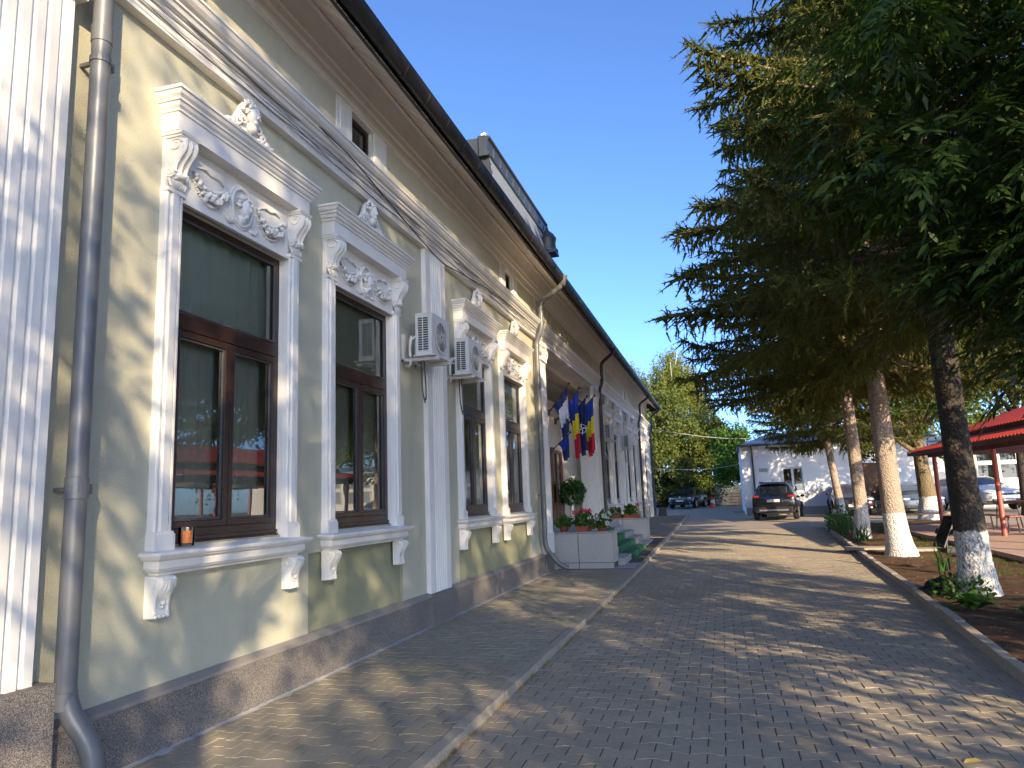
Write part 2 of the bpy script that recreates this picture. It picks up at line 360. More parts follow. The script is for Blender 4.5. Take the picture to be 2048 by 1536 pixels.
def np_mesh(name, V, F, mats=None, smooth=False, mi=None):
    me = bpy.data.meshes.new(name); V = np.asarray(V, np.float32); F = np.asarray(F, np.int32)
    k = F.shape[1]
    me.vertices.add(len(V)); me.vertices.foreach_set('co', V.ravel())
    me.loops.add(F.size); me.loops.foreach_set('vertex_index', F.ravel())
    me.polygons.add(len(F)); me.polygons.foreach_set('loop_start', np.arange(0, F.size, k, dtype=np.int32))
    me.polygons.foreach_set('loop_total', np.full(len(F), k, np.int32))
    if mi is not None: me.polygons.foreach_set('material_index', np.asarray(mi, np.int32))
    if smooth: me.polygons.foreach_set('use_smooth', np.ones(len(F), bool))
    me.update(calc_edges=True); return me
def unit(a): return a / np.maximum(np.linalg.norm(a, axis=-1, keepdims=True), 1e-9)
def text_mesh(body, size, name='lettering', extrude=0.001):
    cu = bpy.data.curves.new(name, 'FONT'); cu.body = body; cu.size = size; cu.align_x = 'CENTER'; cu.align_y = 'CENTER'; cu.extrude = extrude
    o = bpy.data.objects.new(name, cu); COL.objects.link(o); dg = bpy.context.evaluated_depsgraph_get()
    me = bpy.data.meshes.new_from_object(o.evaluated_get(dg)); bpy.data.objects.remove(o); bpy.data.curves.remove(cu); return me
# ------------------------------------------------------------------ ground, road, sidewalk
YS = [-160, -60, -14, 0, 6, 12, 14] + [14 + 0.5 * i for i in range(1, 11)] + [20 + 2 * i for i in range(21)] + [90, 200, 500]
def sheet(name, mat, ys, xl, xr, dz):
    vs = []; fs = []
    for y in ys: vs += [(xl(y), y, gz(y) + dz), (xr(y), y, gz(y) + dz)]
    for i in range(len(ys) - 1): fs.append((2 * i, 2 * i + 1, 2 * i + 3, 2 * i + 2))
    b = MB(); b.add(vs, fs); return struct(b.build(name, mat, world=False))
sheet('ground', 'ground', YS, lambda y: -400, lambda y: 400, -0.09)
KR = [(-30, 0.2), (-6, 1.45), (0, 1.8), (7, 2.2), (9.9, 2.42), (13.7, 2.7), (20.5, 3.05), (29.3, 3.36), (30.3, 3.8), (31, 5.2), (31.3, 8)]
def kerb_x(y):
    for (a, xa), (b, xb) in zip(KR, KR[1:]):
        if y <= b: return xa + (xb - xa) * (y - a) / (b - a)
    return 8.0
yr = [-30, -10, 0, 5, 10, 14] + [14 + 0.5 * i for i in range(1, 11)] + [20, 22, 24, 26, 28, 29.3]
road = sheet('road', 'joint', yr, lambda y: -1.9, lambda y: kerb_x(y) + 0.1, -0.0055)
yard = sheet('yard', 'farpave', [29.3, 31, 33, 35, 37, 39, 41, 44, 48, 52, 56, 60, 64], lambda y: -1.9 if y < 40.7 else -14, lambda y: 26, -0.004)
PW, PH, PE = 0.22, 0.15, 0.013
def paver_outline(half=None):
    """interlocking I-shaped block: wide at the ends, narrow in the middle; half='L' or 'R' gives a cut piece"""
    g = 0.0045; w = PW / 2 - g; a = PH / 2 + PE - g * 1.2; b = PH / 2 - PE - g * 1.2; k = 0.035; q = 0.066
    top = [(-w, a), (-q, a), (-k, b), (k, b), (q, a), (w, a)]
    if half == 'R': top = [(0.0, b), (k, b), (q, a), (w, a)]
    if half == 'L': top = [(-w, a), (-q, a), (-k, b), (0.0, b)]
    return top + [(x, -y) for x, y in reversed(top)]
def paver_mb(half=None):
    o = paver_outline(half); n = len(o); cx = sum(x for x, y in o) / n
    ins = [((x - cx) * 0.988 + cx, y * 0.982) for x, y in o]
    vs = [(x, y, 0) for x, y in ins] + [(x, y, -0.0015) for x, y in o] + [(x, y, -0.03) for x, y in o]
    fs = [tuple(range(n))]
    for r_ in (0, 1):
        for i in range(n): fs.append((r_ * n + (i + 1) % n, r_ * n + i, (r_ + 1) * n + i, (r_ + 1) * n + (i + 1) % n))
    return vs, fs
PV = {h: paver_mb(h) for h in (None, 'L', 'R')}
def paving(owner, x0, ncol, y0, y1, dz, mat, limit, xr=None):
    meshes = {}
    for h in PV:
        me = bpy.data.meshes.new('paver'); me.from_pydata(PV[h][0], [], [list(f) for f in PV[h][1]]); me.materials.append(M[mat]); me.update(); meshes[h] = me
    items = []; j = 0; y = y0
    while y < y1:
        for i in range(ncol + 1):
            x = x0 + (i + 0.5) * PW if j % 2 == 0 else x0 + i * PW
            h = None
            if j % 2 == 0 and i == ncol: continue
            if j % 2 == 1 and i == 0: h = 'R'
            if j % 2 == 1 and i == ncol: h = 'L'
            if xr and x - PW / 2 > xr(y): continue
            items.append((x, y, h))
        j += 1; y += PH
    rest = MB(); cnt = 0
    for x, y, h in items:
        z = gz(y) + dz + random.uniform(-0.0025, 0.0015); rx, ry, rz = (random.gauss(0, 0.006) for _ in range(3))
        p = CR.T @ np.array([x, y, z - 1.62]); u = 1024 + 1456.66 * p[0] / max(p[2], .1); v = 768 + 1456.66 * p[1] / max(p[2], .1)
        vis = p[2] > 0.3 and -40 < u < 2088 and v < 1580
        if cnt < limit and vis:
            put('paver', meshes[h], None, owner, (x, y, z), (rx, ry, rz * 0.7)); cnt += 1
        else:
            mt = Matrix.Translation((x, y, z)) @ Matrix.Rotation(rx, 4, 'X') @ Matrix.Rotation(ry, 4, 'Y')
            rest.add([mt @ Vector(q) for q in PV[h][0]], PV[h][1])
    o = rest.build('pavers', mat, owner); o['kind'] = 'stuff'
paving(road, -1.87, 24, 1.2, 29.2, 0.0, 'paver_road', 300, lambda y: kerb_x(y) + 0.05)
SWX0, SWX1 = -3.70, -1.94
sidewalk = sheet('sidewalk', 'joint', [-30, 0, 14] + [14 + 0.5 * i for i in range(1, 11)] + [22, 25, 28, 31, 34, 37, 40.7], lambda y: -3.76, lambda y: -1.9, 0.0635)
paving(sidewalk, -3.70, 8, 1.2, 16.2, 0.07, 'paver_walk', 300)
b = MB(); yy = 25.2
while yy < 40.6:
    b.box(-3.7, -1.95, yy, yy + 0.59, gz(yy) + 0.02, gz(yy) + 0.068); yy += 0.6
o = b.build('paving_slabs', 'farpave', sidewalk); o['kind'] = 'stuff'
# kerbs
kl = struct(put('kerb', MB().box(-1.935, -1.845, 0.0, 0.05, -0.1, 0.05).mesh('kerb'), 'kerb'))
yy = 0.06
km = MB().box(-0.05, 0.05, 0, 0.985, -0.16, 0.0).mesh('kerb_stone', bevel=0.008)
while yy < 40.4:
    o = put('kerb_stone', km, 'kerb', kl, (-1.89 + random.gauss(0, 0.004), yy, gz(yy + 0.5) + 0.073 + random.gauss(0, 0.004)), (0.0175 if yy > 18.5 else 0, random.gauss(0, 0.01), random.gauss(0, 0.004))); yy += 1.0
kr = struct(put('garden_kerb', MB().box(kerb_x(-1.6), kerb_x(-1.6) + 0.1, -1.6, -1.52, -0.1, 0.05).mesh('garden_kerb'), 'kerb'))
yy = -1.5
while yy < 29.6:
    x = kerb_x(yy); x2 = kerb_x(yy + 1)
    put('kerb_stone', km, 'kerb', kr, (x + 0.05, yy, gz(yy + 0.5) + 0.1 + random.gauss(0, 0.006)), (0.0175 if yy > 18.5 else 0, random.gauss(0, 0.02), -math.atan2(x2 - x, 1) + random.gauss(0, 0.005))); yy += 1.0
# garden bed: uneven soil
xs_n = 26; ysb = np.arange(-8, 31.0, 0.3); vs = []; fs = []
rs = np.random.default_rng(3)
for y in ysb:
    x0 = kerb_x(y) + 0.09
    for i in range(xs_n):
        x = x0 + (i / (xs_n - 1)) ** 1.3 * (8.4 - x0)
        vs.append((x, y, gz(y) + 0.055 + (0.03 * math.sin(x * 2.1 + y) * math.sin(y * 1.3) + rs.normal(0, 0.012) if 0 < i < xs_n - 1 else 0) * min(1, i / 4)))
for j in range(len(ysb) - 1):
    for i in range(xs_n - 1):
        a = j * xs_n + i; fs.append((a, a + 1, a + xs_n + 1, a + xs_n))
struct(put('soil_bed', np_mesh('soil_bed', vs, fs, smooth=True), 'soil'))
b = MB(); b.add([(5.6, 12.0, gz(12) + 0.12), (16, 12.0, gz(12) + 0.12), (16, 27.6, gz(27.6) + 0.12), (5.2, 27.6, gz(27.6) + 0.12), (5.6, 12, -0.1), (16, 12, -0.1), (16, 27.6, -0.1), (5.2, 27.6, -0.1)], [(0, 1, 2, 3), (0, 3, 7, 4), (0, 4, 5, 1), (3, 2, 6, 7)])
b.v = [(x, y, z) for x, y, z in b.v]
struct(b.build('patio', 'patio'))
# mortar strip at the foot of the plinth
b = MB(); yy = 1.2
while yy < 16.2:
    w_ = 0.05 + 0.05 * random.random(); b.add([(-3.72, yy, 0.075), (-3.70 + w_ * random.uniform(.5, 1), yy, 0.0735), (-3.70 + w_ * random.uniform(.5, 1), yy + 0.12, 0.0735), (-3.72, yy + 0.12, 0.08)], [(0, 1, 2, 3)]); yy += 0.12
o = b.build('mortar_strip', 'mortar', sidewalk); o['kind'] = 'stuff'
# dry weeds in the gutter along the kerb
V = []; F = []
for k in range(1500):
    y = 3.5 + 13 * random.random() ** 1.5; 
    if math.sin(y * 3.1) + math.sin(y * 7.7 + 1) < -0.25: continue
    x = -1.835 + abs(random.gauss(0, 0.02)); a = random.uniform(0, 6.28); h = random.uniform(0.008, 0.045); l = random.uniform(0.01, 0.03); wd = 0.004
    p0 = np.array([x, y, 0.0]); d = np.array([math.cos(a) * l, math.sin(a) * l, h]); s_ = np.array([-math.sin(a) * wd, math.cos(a) * wd, 0])
    n = len(V); V += [p0 - s_, p0 + s_, p0 + d]; F.append((n, n + 1, n + 2))
o = put('dry_weeds', np_mesh('dry_weeds', V, F), 'leaf_dry'); tag(o, 'dry yellow weeds along the sidewalk kerb', 'weeds', kind='stuff')
# ------------------------------------------------------------------ main building
XW = -3.78; YA, YB = -1.5, 40.8
bld = thing('town_building', 'long single storey building with sage green stucco, white plaster ornament and brown windows', 'building', (-8.5, 20, 0))
WINS = [5.04, 7.31, 11.19, 13.48, 25.32, 27.61, 31.49, 33.76, 37.0, 39.0]
HW, ZB, ZT = 0.70, 1.40, 3.92
PORT = (16.0, 22.9, 5.10)
def grid_wall(name, mat, x, y0, y1, z0, z1, holes, parent):
    ys = sorted({y0, y1, *[h[0] for h in holes], *[h[1] for h in holes]}); zs = sorted({z0, z1, *[h[2] for h in holes], *[h[3] for h in holes]})
    b = MB()
    for ya, yb in zip(ys, ys[1:]):
        for za, zb in zip(zs, zs[1:]):
            ym, zm = (ya + yb) / 2, (za + zb) / 2
            if any(h[0] < ym < h[1] and h[2] < zm < h[3] for h in holes): continue
            b.quad((x, ya, za), (x, yb, za), (x, yb, zb), (x, ya, zb))
    return b.build(name, mat, parent)
APR = [(6.2, 8.3, 0.40, 1.2), (10.3, 14.4, 0.40, 1.2), (24.6, 28.6, 0.4, 1.2), (30.5, 34.7, 0.4, 1.2)]
ATT = [7.31, 13.5, 25.3, 31.5, 38.0]
holes = [(y - HW, y + HW, ZB, ZT) for y in WINS] + [(PORT[0], PORT[1], 0.0, PORT[2])] + APR + [(y - 0.27, y + 0.27, 5.6, 6.12) for y in ATT]
grid_wall('wall', 'wall', XW, YA, YB, 0.0, 6.9, holes, bld)
for a in APR:
    b = MB(); y0, y1, z0, z1 = a; x = XW - 0.03
    b.quad((x, y0, z0), (x, y1, z0), (x, y1, z1), (x, y0, z1)); b.quad((x, y0, z0), (XW, y0, z0), (XW, y0, z1), (x, y0, z1)); b.quad((x, y1, z0), (XW, y1, z0), (XW, y1, z1), (x, y1, z1)); b.quad((x, y0, z1), (x, y1, z1), (XW, y1, z1), (XW, y0, z1))
    b.build('apron_panel', 'apron', bld)
b = MB(); b.quad((XW, YA, 0), (-14, YA, 0), (-14, YA, 6.9), (XW, YA, 6.9)); b.quad((XW, YB, 0), (-14, YB, 0), (-14, YB, 6.9), (XW, YB, 6.9)); b.quad((-14, YA, 0), (-14, YB, 0), (-14, YB, 6.9), (-14, YA, 6.9))
b.build('side_wall', 'wall', bld)
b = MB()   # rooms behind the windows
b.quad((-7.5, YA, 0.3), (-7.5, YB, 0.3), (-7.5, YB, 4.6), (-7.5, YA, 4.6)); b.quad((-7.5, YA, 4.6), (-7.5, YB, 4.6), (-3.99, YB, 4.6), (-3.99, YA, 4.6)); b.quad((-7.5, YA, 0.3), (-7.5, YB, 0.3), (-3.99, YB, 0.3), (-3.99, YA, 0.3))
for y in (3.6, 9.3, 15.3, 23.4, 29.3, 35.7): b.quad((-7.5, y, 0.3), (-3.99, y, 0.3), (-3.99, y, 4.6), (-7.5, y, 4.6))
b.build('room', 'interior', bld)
# plinth
for y0, y1 in ((3.36, 16.2), (24.7, YB + 0.04)):
    b = MB(); b.box(XW - 0.02, -3.705, y0, y1, -0.05, 0.44); b.build('plinth', 'plinth', bld)
    b = MB(); b.prism_y([(XW - 0.02, 0.43), (-3.695, 0.425), (-3.698, 0.45), (XW + 0.004, 0.478), (XW - 0.02, 0.478)], y0, y1); b.build('plinth_ledge', 'plinth_cap', bld)
b = MB(); b.box(XW - 0.02, -3.62, 1.5, 3.37, -0.05, 0.72); b.build('plinth_block', 'plinth', bld, bevel=0.006)
for yc, hw in ((9.42, 0.4), (15.72, 0.34), (29.33, 0.4), (35.8, 0.45)):
    b = MB(); b.box(XW - 0.02, -3.675, yc - hw, yc + hw, -0.05, 0.462); b.build('plinth_block', 'plinth', bld, bevel=0.006)
# fluted pilasters
def flute_prof(y0, y1, xf, nfl, margin, depth=0.022, xb=XW - 0.01, gap=.16):
    pr = [(xb, y0), (xf, y0)]
    wd = (y1 - y0 - 2 * margin) / nfl
    for i in range(nfl):
        a = y0 + margin + i * wd + wd * gap; e = y0 + margin + (i + 1) * wd - wd * gap
        for k in range(7):
            tt = math.pi * k / 6; pr.append((xf - depth * math.sin(tt), (a + e) / 2 - (e - a) / 2 * math.cos(tt)))
    return pr + [(xf, y1), (xb, y1)]
def pilaster(y0, y1, z0, z1, xf, nfl, mg, gap=.16):
    b = MB(); b.prism_z(flute_prof(y0, y1, xf, nfl, mg, gap=gap), z0, z1); return b.build('pilaster', 'white', bld, smooth=True, angle=40)
pilaster(1.9, 3.28, 0.72, 4.86, -3.69, 14, 0.03, .3)
b = MB(); b.prism_y([(XW, 4.862), (-3.64, 4.862), (-3.62, 4.90), (-3.62, 4.96), (-3.59, 5.0), (-3.57, 5.10), (XW, 5.10)], 1.85, 3.33); b.build('pilaster_capital', 'white', bld)
pilaster(9.05, 9.79, 0.465, 5.14, -3.715, 6, 0.16)
pilaster(29.0, 29.7, 0.465, 5.14, -3.70, 6, 0.16)
pilaster(35.4, 36.2, 0.465, 5.14, -3.68, 6, 0.1)
pilaster(40.0, 40.79, 0.465, 5.14, -3.68, 6, 0.08)
# entablature
arch = [(XW - .01, 5.14), (-3.70, 5.14), (-3.70, 5.215), (-3.685, 5.215), (-3.685, 5.29), (-3.665, 5.295), (-3.66, 5.315), (-3.63, 5.33), (-3.615, 5.36), (-3.60, 5.365), (-3.60, 5.39), (-3.57, 5.40), (-3.545, 5.425), (-3.53, 5.455), (-3.52, 5.46), (-3.52, 5.485), (-3.56, 5.50), (XW - .01, 5.56)]
b = MB(); b.prism_y(arch, YA, YB); b.build('cornice', 'white', bld)
top = [(XW - .01, 6.16), (-3.745, 6.16), (-3.745, 6.30), (-3.72, 6.32), (-3.715, 6.40), (-3.70, 6.415), (-3.70, 6.50), (-3.69, 6.56), (-3.66, 6.64), (-3.62, 6.70), (-3.60, 6.715), (-3.60, 6.76), (XW - .01, 6.76)]
b = MB(); b.prism_y(top, YA, YB); b.build('eaves_moulding', 'white', bld)
cuts = [(3.4, 6.68), (7.94, 12.87), (14.13, 15.6), (23.3, 24.67), (25.93, 30.87), (32.13, 37.37), (38.63, 40.6)]
for y0, y1 in cuts:
    b = MB(); b.box(XW - .01, XW + 0.012, y0, y1, 5.60, 6.14); b.build('frieze_panel', 'frieze', bld)
    b = MB(); b.box(XW - .01, XW + .02, y0 - 0.07, y0, 5.56, 6.155); b.box(XW - .01, XW + .02, y1, y1 + .07, 5.56, 6.155); b.box(XW - .01, XW + .02, y0, y1, 6.14, 6.158); b.build('frieze_border', 'white', bld)
for y in ATT:
    z0, z1, xb = 5.60, 6.12, XW - .09
    f = MB(); f.box(xb, xb + .04, y - .27, y + .27, z0, z0 + .06); f.box(xb, xb + .04, y - .27, y + .27, z1 - .05, z1); f.box(xb, xb + .04, y - .27, y - .22, z0 + .06, z1 - .05); f.box(xb, xb + .04, y + .22, y + .27, z0 + .06, z1 - .05)
    fo = f.build('attic_window', 'brown', bld)
    g = MB(); g.box(xb + .01, xb + .015, y - .22, y + .22, z0 + .06, z1 - .05); put('pane', g.mesh('pane'), 'carglass', fo)
    for s in (-1, 1):
        g = MB(); g.box(XW - .01, XW + .03, y + s * .42 - .13, y + s * .42 + .13, 5.55, 6.155); put('surround', g.mesh('surround', bevel=.004), 'white', fo)
    g = MB(); g.box(XW - .01, XW + .028, y - .29, y + .29, z1 + .001, 6.157); put('lintel', g.mesh('lintel'), 'white', fo)
    g = MB(); g.quad((XW, y - .27, z1), (XW, y + .27, z1), (xb, y + .27, z1), (xb, y - .27, z1))
    for s in (-1, 1): g.quad((XW, y + s * .27, z0), (XW, y + s * .27, z1), (xb, y + s * .27, z1), (xb, y + s * .27, z0))
    put('reveal', g.mesh('reveal'), 'white', fo)
# soffit of single boards between wall and gutter
SI, SO = (-3.60, 6.72), (-3.10, 6.27)
b = MB(); b.quad((SI[0], YA, SI[1] + .03), (SO[0], YA, SO[1] + .03), (SO[0], YB + .5, SO[1] + .03), (SI[0], YB + .5, SI[1] + .03)); soff = b.build('soffit', 'gutter', bld)
dx, dz = SO[0] - SI[0], SO[1] - SI[1]; nx, nz = -dz, dx; ln = math.hypot(nx, nz); nx, nz = nx / ln * .014, nz / ln * .014
if nz > 0: nx, nz = -nx, -nz
bd = MB(); wB = 0.112
pr = [(SI[0], SI[1]), (SO[0], SO[1])]
bd.add([(SI[0], 0.007, SI[1]), (SO[0], 0.007, SO[1]), (SO[0], wB - .007, SO[1]), (SI[0], wB - .007, SI[1]), (SI[0] + nx, 0.01, SI[1] + nz), (SO[0] + nx, 0.01, SO[1] + nz), (SO[0] + nx, wB - .01, SO[1] + nz), (SI[0] + nx, wB - .01, SI[1] + nz)], [(0, 1, 2, 3), (4, 7, 6, 5), (0, 4, 5, 1), (1, 5, 6, 2), (2, 6, 7, 3), (3, 7, 4, 0)])
bme = bd.mesh('soffit_board'); rest = MB(); k = 0; y = 3.5
while y < 41.2:
    if k < 300: put('soffit_board', bme, 'soffit', soff, (random.gauss(0, .001), y, random.gauss(0, .0015)))
    else: rest.add([(q[0], q[1] + y, q[2]) for q in bd.v], bd.f)
    k += 1; y += wB
o = rest.build('soffit_boards', 'soffit', soff, world=False); o['kind'] = 'stuff'
b = MB(); b.box(-3.63, -3.585, YA, YB + .3, 6.66, 6.695); b.build('soffit_batten', 'soffit', bld)
# gutter
gp = []
for k in range(9): a = math.pi + math.pi * k / 8; gp.append((-3.03 + .085 * math.cos(a), 6.40 + .125 * math.sin(a)))
gp2 = [(x * 1 + (-3.03 - x) * .08, z + .008) for x, z in reversed(gp)]
b = MB(); b.prism_y(gp + [(-2.94, 6.43), (-2.95, 6.43)] + gp2, YA, YB + .45); b.build('gutter', 'gutter', bld, smooth=True, angle=40)
b = MB(); y = 3.7
while y < 41:
    b.prism_y([(x * 1.0 + (x + 3.03) * .07, z - .006) for x, z in gp] + [(-3.03, 6.44)], y, y + .03); y += 0.62
o = b.build('gutter_joints', 'gutter', bld); o['kind'] = 'stuff'
b = MB(); b.add([(-2.97, YA, 6.46), (-2.97, YB + .5, 6.46), (-9, YB - 4, 9.2), (-9, YA, 9.2), (-15, YA, 6.5), (-15, YB + .5, 6.5)], [(0, 1, 2, 3), (3, 2, 5, 4), (1, 5, 2)]); b.build('roof', 'roof', bld)
b = MB(); b.box(-3.13, -3.105, YA, YB + .5, 6.24, 6.46); b.build('fascia', 'gutter', bld)
b = MB(); b.box(-3.6, -3.1, YB + .47, YB + .5, 6.25, 6.75); b.build('gable_board', 'gutter', bld)
# ---- window module, local to (XW, Yc, 0), outward = +x
def wmesh():
    D = {}
    xr = -0.045
    f = MB(); o_ = 0.06
    f.box(xr - .06, xr, -HW, -HW + o_, ZB, ZT); f.box(xr - .06, xr, HW - o_, HW, ZB, ZT); f.box(xr - .06, xr, -HW + o_, HW - o_, ZT - o_, ZT); f.box(xr - .06, xr, -HW + o_, HW - o_, ZB, ZB + .11)
    f.box(xr - .06, xr + .012, -HW + o_, HW - o_, 2.99, 3.11)
    f.box(xr - .02, xr + .02, -HW + .01, HW - .01, ZB + .02, ZB + .05); f.box(xr - .02, xr + .03, -HW + .01, HW - .01, ZB - .005, ZB + .015)
    D['frame'] = f.mesh('window', bevel=.004)
    def sash(y0, y1, z0, z1, w_=.052):
        s = MB(); s.box(xr - .05, xr + .02, y0, y0 + w_, z0, z1); s.box(xr - .05, xr + .02, y1 - w_, y1, z0, z1); s.box(xr - .05, xr + .02, y0 + w_, y1 - w_, z0, z0 + w_); s.box(xr - .05, xr + .02, y0 + w_, y1 - w_, z1 - w_, z1); return s.mesh('sash', bevel=.006)
    i = HW - o_ - .002
    D['s1'] = sash(-i, -.004, ZB + .11, 2.98); D['s2'] = sash(.004, i, ZB + .11, 2.98)
    def pane(y0, y1, z0, z1, x): p = MB(); p.quad((x, y0, z0), (x, y1, z0), (x, y1, z1), (x, y0, z1)); return p.mesh('pane')
    D['p1'] = pane(-i + .045, -.045, ZB + .155, 2.935, xr - .015); D['p2'] = pane(.045, i - .045, ZB + .155, 2.935, xr - .017); D['p3'] = pane(-i, i, 3.12, ZT - o_, xr - .02)
    bead = MB()
    for y0, y1, z0, z1 in ((-i + .054, -.058, ZB + .164, 2.926), (.058, i - .054, ZB + .164, 2.926), (-i + .002, i - .002, 3.122, ZT - o_ - .002)):
        for a in ((y0, y0 + .016, z0, z1), (y1 - .016, y1, z0, z1), (y0 + .016, y1 - .016, z0, z0 + .014), (y0 + .016, y1 - .016, z1 - .014, z1)): bead.box(xr - .012, xr + .004, *a)
    D['bead'] = bead.mesh('glazing_bead')
    r_ = MB()
    for s in (-1, 1): r_.quad((-.002, s * HW, ZB), (-.002, s * HW, ZT), (-.26, s * HW, ZT), (-.26, s * HW, ZB))
    r_.quad((0.02, -HW, ZT), (0.02, HW, ZT), (-.26, HW, ZT), (-.26, -HW, ZT)); r_.quad((0.02, -HW, ZB), (0.02, HW, ZB), (-.26, HW, ZB), (-.26, -HW, ZB))
    D['reveal'] = r_.mesh('reveal')
    for nm, s in (('j1', -1), ('j2', 1)):
        j = MB(); a, e = sorted((s * .703, s * .878))
        prof = [(0, .05), (.012, .06), (.03, .06), (.036, .042), (.046, .042), (.055, .07), (.12, .07), (.129, .042), (.139, .042), (.145, .06), (.163, .06), (.175, .05)]
        j.prism_z([(-.01, a)] + [(x, a + y) for y, x in prof] + [(-.01, e)], 1.50, 3.95)
        j.box(-.01, .08, a - .01, e + .01, 1.37, 1.48); j.prism_y([(-.01, 1.48), (.075, 1.48), (.065, 1.50), (-.01, 1.50)], a - .005, e + .005)
        j.box(-.01, .075, a - .006, e + .006, 3.95, 3.98)
        D[nm] = j.mesh('jamb', bevel=.003)
    lp = MB(); lp.box(-.01, .04, -.70, .70, ZT, 4.45); lp.box(-.01, .058, -HW, HW, ZT + .001, ZT + .03); lp.box(-.01, .035, -.875, -.70, 3.97, 4.45); lp.box(-.01, .035, .70, .875, 3.97, 4.45)
    D['lintel'] = lp.mesh('lintel_panel', bevel=.004)
    def ret(pr, hw0):   # moulded cornice with mitred returns: profile (projection, z)
        b = MB(); n = len(pr)
        rows = [[(-.02, -hw0 - p, z), (p, -hw0 - p, z), (p, hw0 + p, z), (-.02, hw0 + p, z)] for p, z in pr]
        vs = [q for r in rows for q in r]; fs = []
        for i_ in range(n - 1):
            for k in range(3): fs.append((i_ * 4 + k, i_ * 4 + k + 1, (i_ + 1) * 4 + k + 1, (i_ + 1) * 4 + k))
        fs.append((0, 3, 2, 1)); fs.append(((n - 1) * 4, (n - 1) * 4 + 1, (n - 1) * 4 + 2, (n - 1) * 4 + 3)); b.add(vs, fs); return b
    cp = [(.05, 4.27), (.19, 4.275), (.19, 4.46), (.205, 4.465), (.205, 4.49), (.225, 4.51), (.235, 4.545), (.25, 4.55), (.25, 4.575), (.275, 4.60), (.285, 4.635), (.30, 4.64), (.30, 4.67), (.26, 4.685), (-.01, 4.71)]
    D['cornice'] = ret([(p * .8 if p > 0 else p, 4.735 - (4.71 - z) * .76) for p, z in cp], .74).mesh('window_cornice')
    sp = [(.05, 1.10), (.12, 1.105), (.13, 1.13), (.165, 1.15), (.18, 1.175), (.195, 1.18), (.195, 1.265), (.21, 1.27), (.235, 1.29), (.245, 1.315), (.27, 1.32), (.275, 1.345), (.26, 1.362), (-.02, 1.40)]
    D['sill'] = ret([(p * .66 if p > 0 else p, 1.385 - (1.40 - z) * .6) for p, z in sp], .765).mesh('window_sill')
    def scroll(cx, cz, r0, turns, w_, y, b, dirn=1, a0=0):
        pts = []; rad = []
        for k in range(26):
            q = k / 25; a = a0 + dirn * q * turns * 2 * math.pi; rr = r0 * (1 - .82 * q); pts.append((cx + rr * math.cos(a), y, cz + rr * math.sin(a))); rad.append(w_ * (1 - .5 * q))
        b.tube(pts, rad, 6)
    # console bracket under the cornice
    def console(y):
        b = MB(); w2 = .075
        pr = [(0.0, 4.30), (.175, 4.30), (.20, 4.275), (.205, 4.22), (.19, 4.165), (.15, 4.11), (.115, 4.05), (.10, 3.99), (.105, 3.955), (.12, 3.94), (.115, 3.915), (.085, 3.90), (.05, 3.91), (0.0, 3.93)]
        b.prism_y(pr, y - w2, y + w2)
        for s in (-.055, 0, .055): b.tube([(p + .006, y + s, z) for p, z in pr[2:9]], .017, 6)
        for s in (-1, 1): scroll(.125, 4.22, .068, 1.6, .012, y + s * w2, b, -s * 0 + 1, .3); scroll(.075, 3.96, .04, 1.3, .009, y + s * w2, b, -1, .5)
        b.box(-.01, .19, y - .09, y + .09, 4.295, 4.325); b.prism_y([(0, 4.32), (.2, 4.32), (.21, 4.35), (.0, 4.35)], y - .1, y + .1)
        for k in range(5):
            a = (k - 2) * .4; b.tube([(.10, y + .01 * (k - 2), 4.20), (.165 - abs(k - 2) * .012, y + .026 * (k - 2), 4.16), (.14 - abs(k - 2) * .01, y + .03 * (k - 2), 4.08), (.11, y + .022 * (k - 2), 4.02)], [.004, .018, .015, .005], 6)
        b.ball((.105, y, 3.93), .036, (1, 1.6, .9), 2); b.ball((.09, y - .03, 3.915), .028, sub=2); b.ball((.09, y + .03, 3.915), .028, sub=2)
        for k in range(7):
            q = (k - 3) * .024; b.tube([(.05, y + q * .8, 3.90), (.098 - abs(k - 3) * .006, y + q * 1.1, 3.87), (.085, y + q * .9, 3.82), (.058, y + q * .45, 3.79)], [.012, .018, .014, .004], 6)
        b.v = [(x * .88, q, 4.40 - (4.35 - z) * .76) for x, q, z in b.v]; return b.mesh('console', True, 50)
    D['c1'] = console(-.79); D['c2'] = console(.79)
    # corbel under the sill
    def corbel(y):
        b = MB(); w2 = .075
        pr = [(0.0, 1.11), (.13, 1.11), (.165, 1.095), (.18, 1.06), (.172, 1.015), (.14, .975), (.115, .93), (.10, .87), (.098, .80), (.11, .775), (.108, .745), (0.0, .74)]
        b.prism_y([(p, z + .06) for p, z in pr], y - w2, y + w2)
        for s in (-.06, .06): b.tube([(p + .004, y + s, z + .06) for p, z in pr[2:10]], .014, 6)
        for k in range(5):
            q = (k - 2) * .022; b.tube([(.12, y + q * .5, 1.15), (.19, y + q * 1.2, 1.12), (.185 - abs(k - 2) * .01, y + q * 1.2, 1.06), (.14, y + q, 1.0), (.118, y + q * .4, .95)], [.006, .02, .017, .012, .004], 6)
        b.ball((.125, y, .93), .022, sub=2); b.ball((.118, y, .895), .015, sub=1)
        for s in (-1, 1): scroll(.105, 1.10, .05, 1.4, .01, y + s * w2, b, 1, .2)
        for k in range(4): b.ball((.115, y + (k - 1.5) * .036, .815), .02, (.8, 1, .9), 1)
        b.v = [(x * .72, q, 1.205 - (1.17 - z) * .75) for x, q, z in b.v]; return b.mesh('corbel', True, 50)
    D['k1'] = corbel(-.80); D['k2'] = corbel(.80)
    rg = random.Random(4)
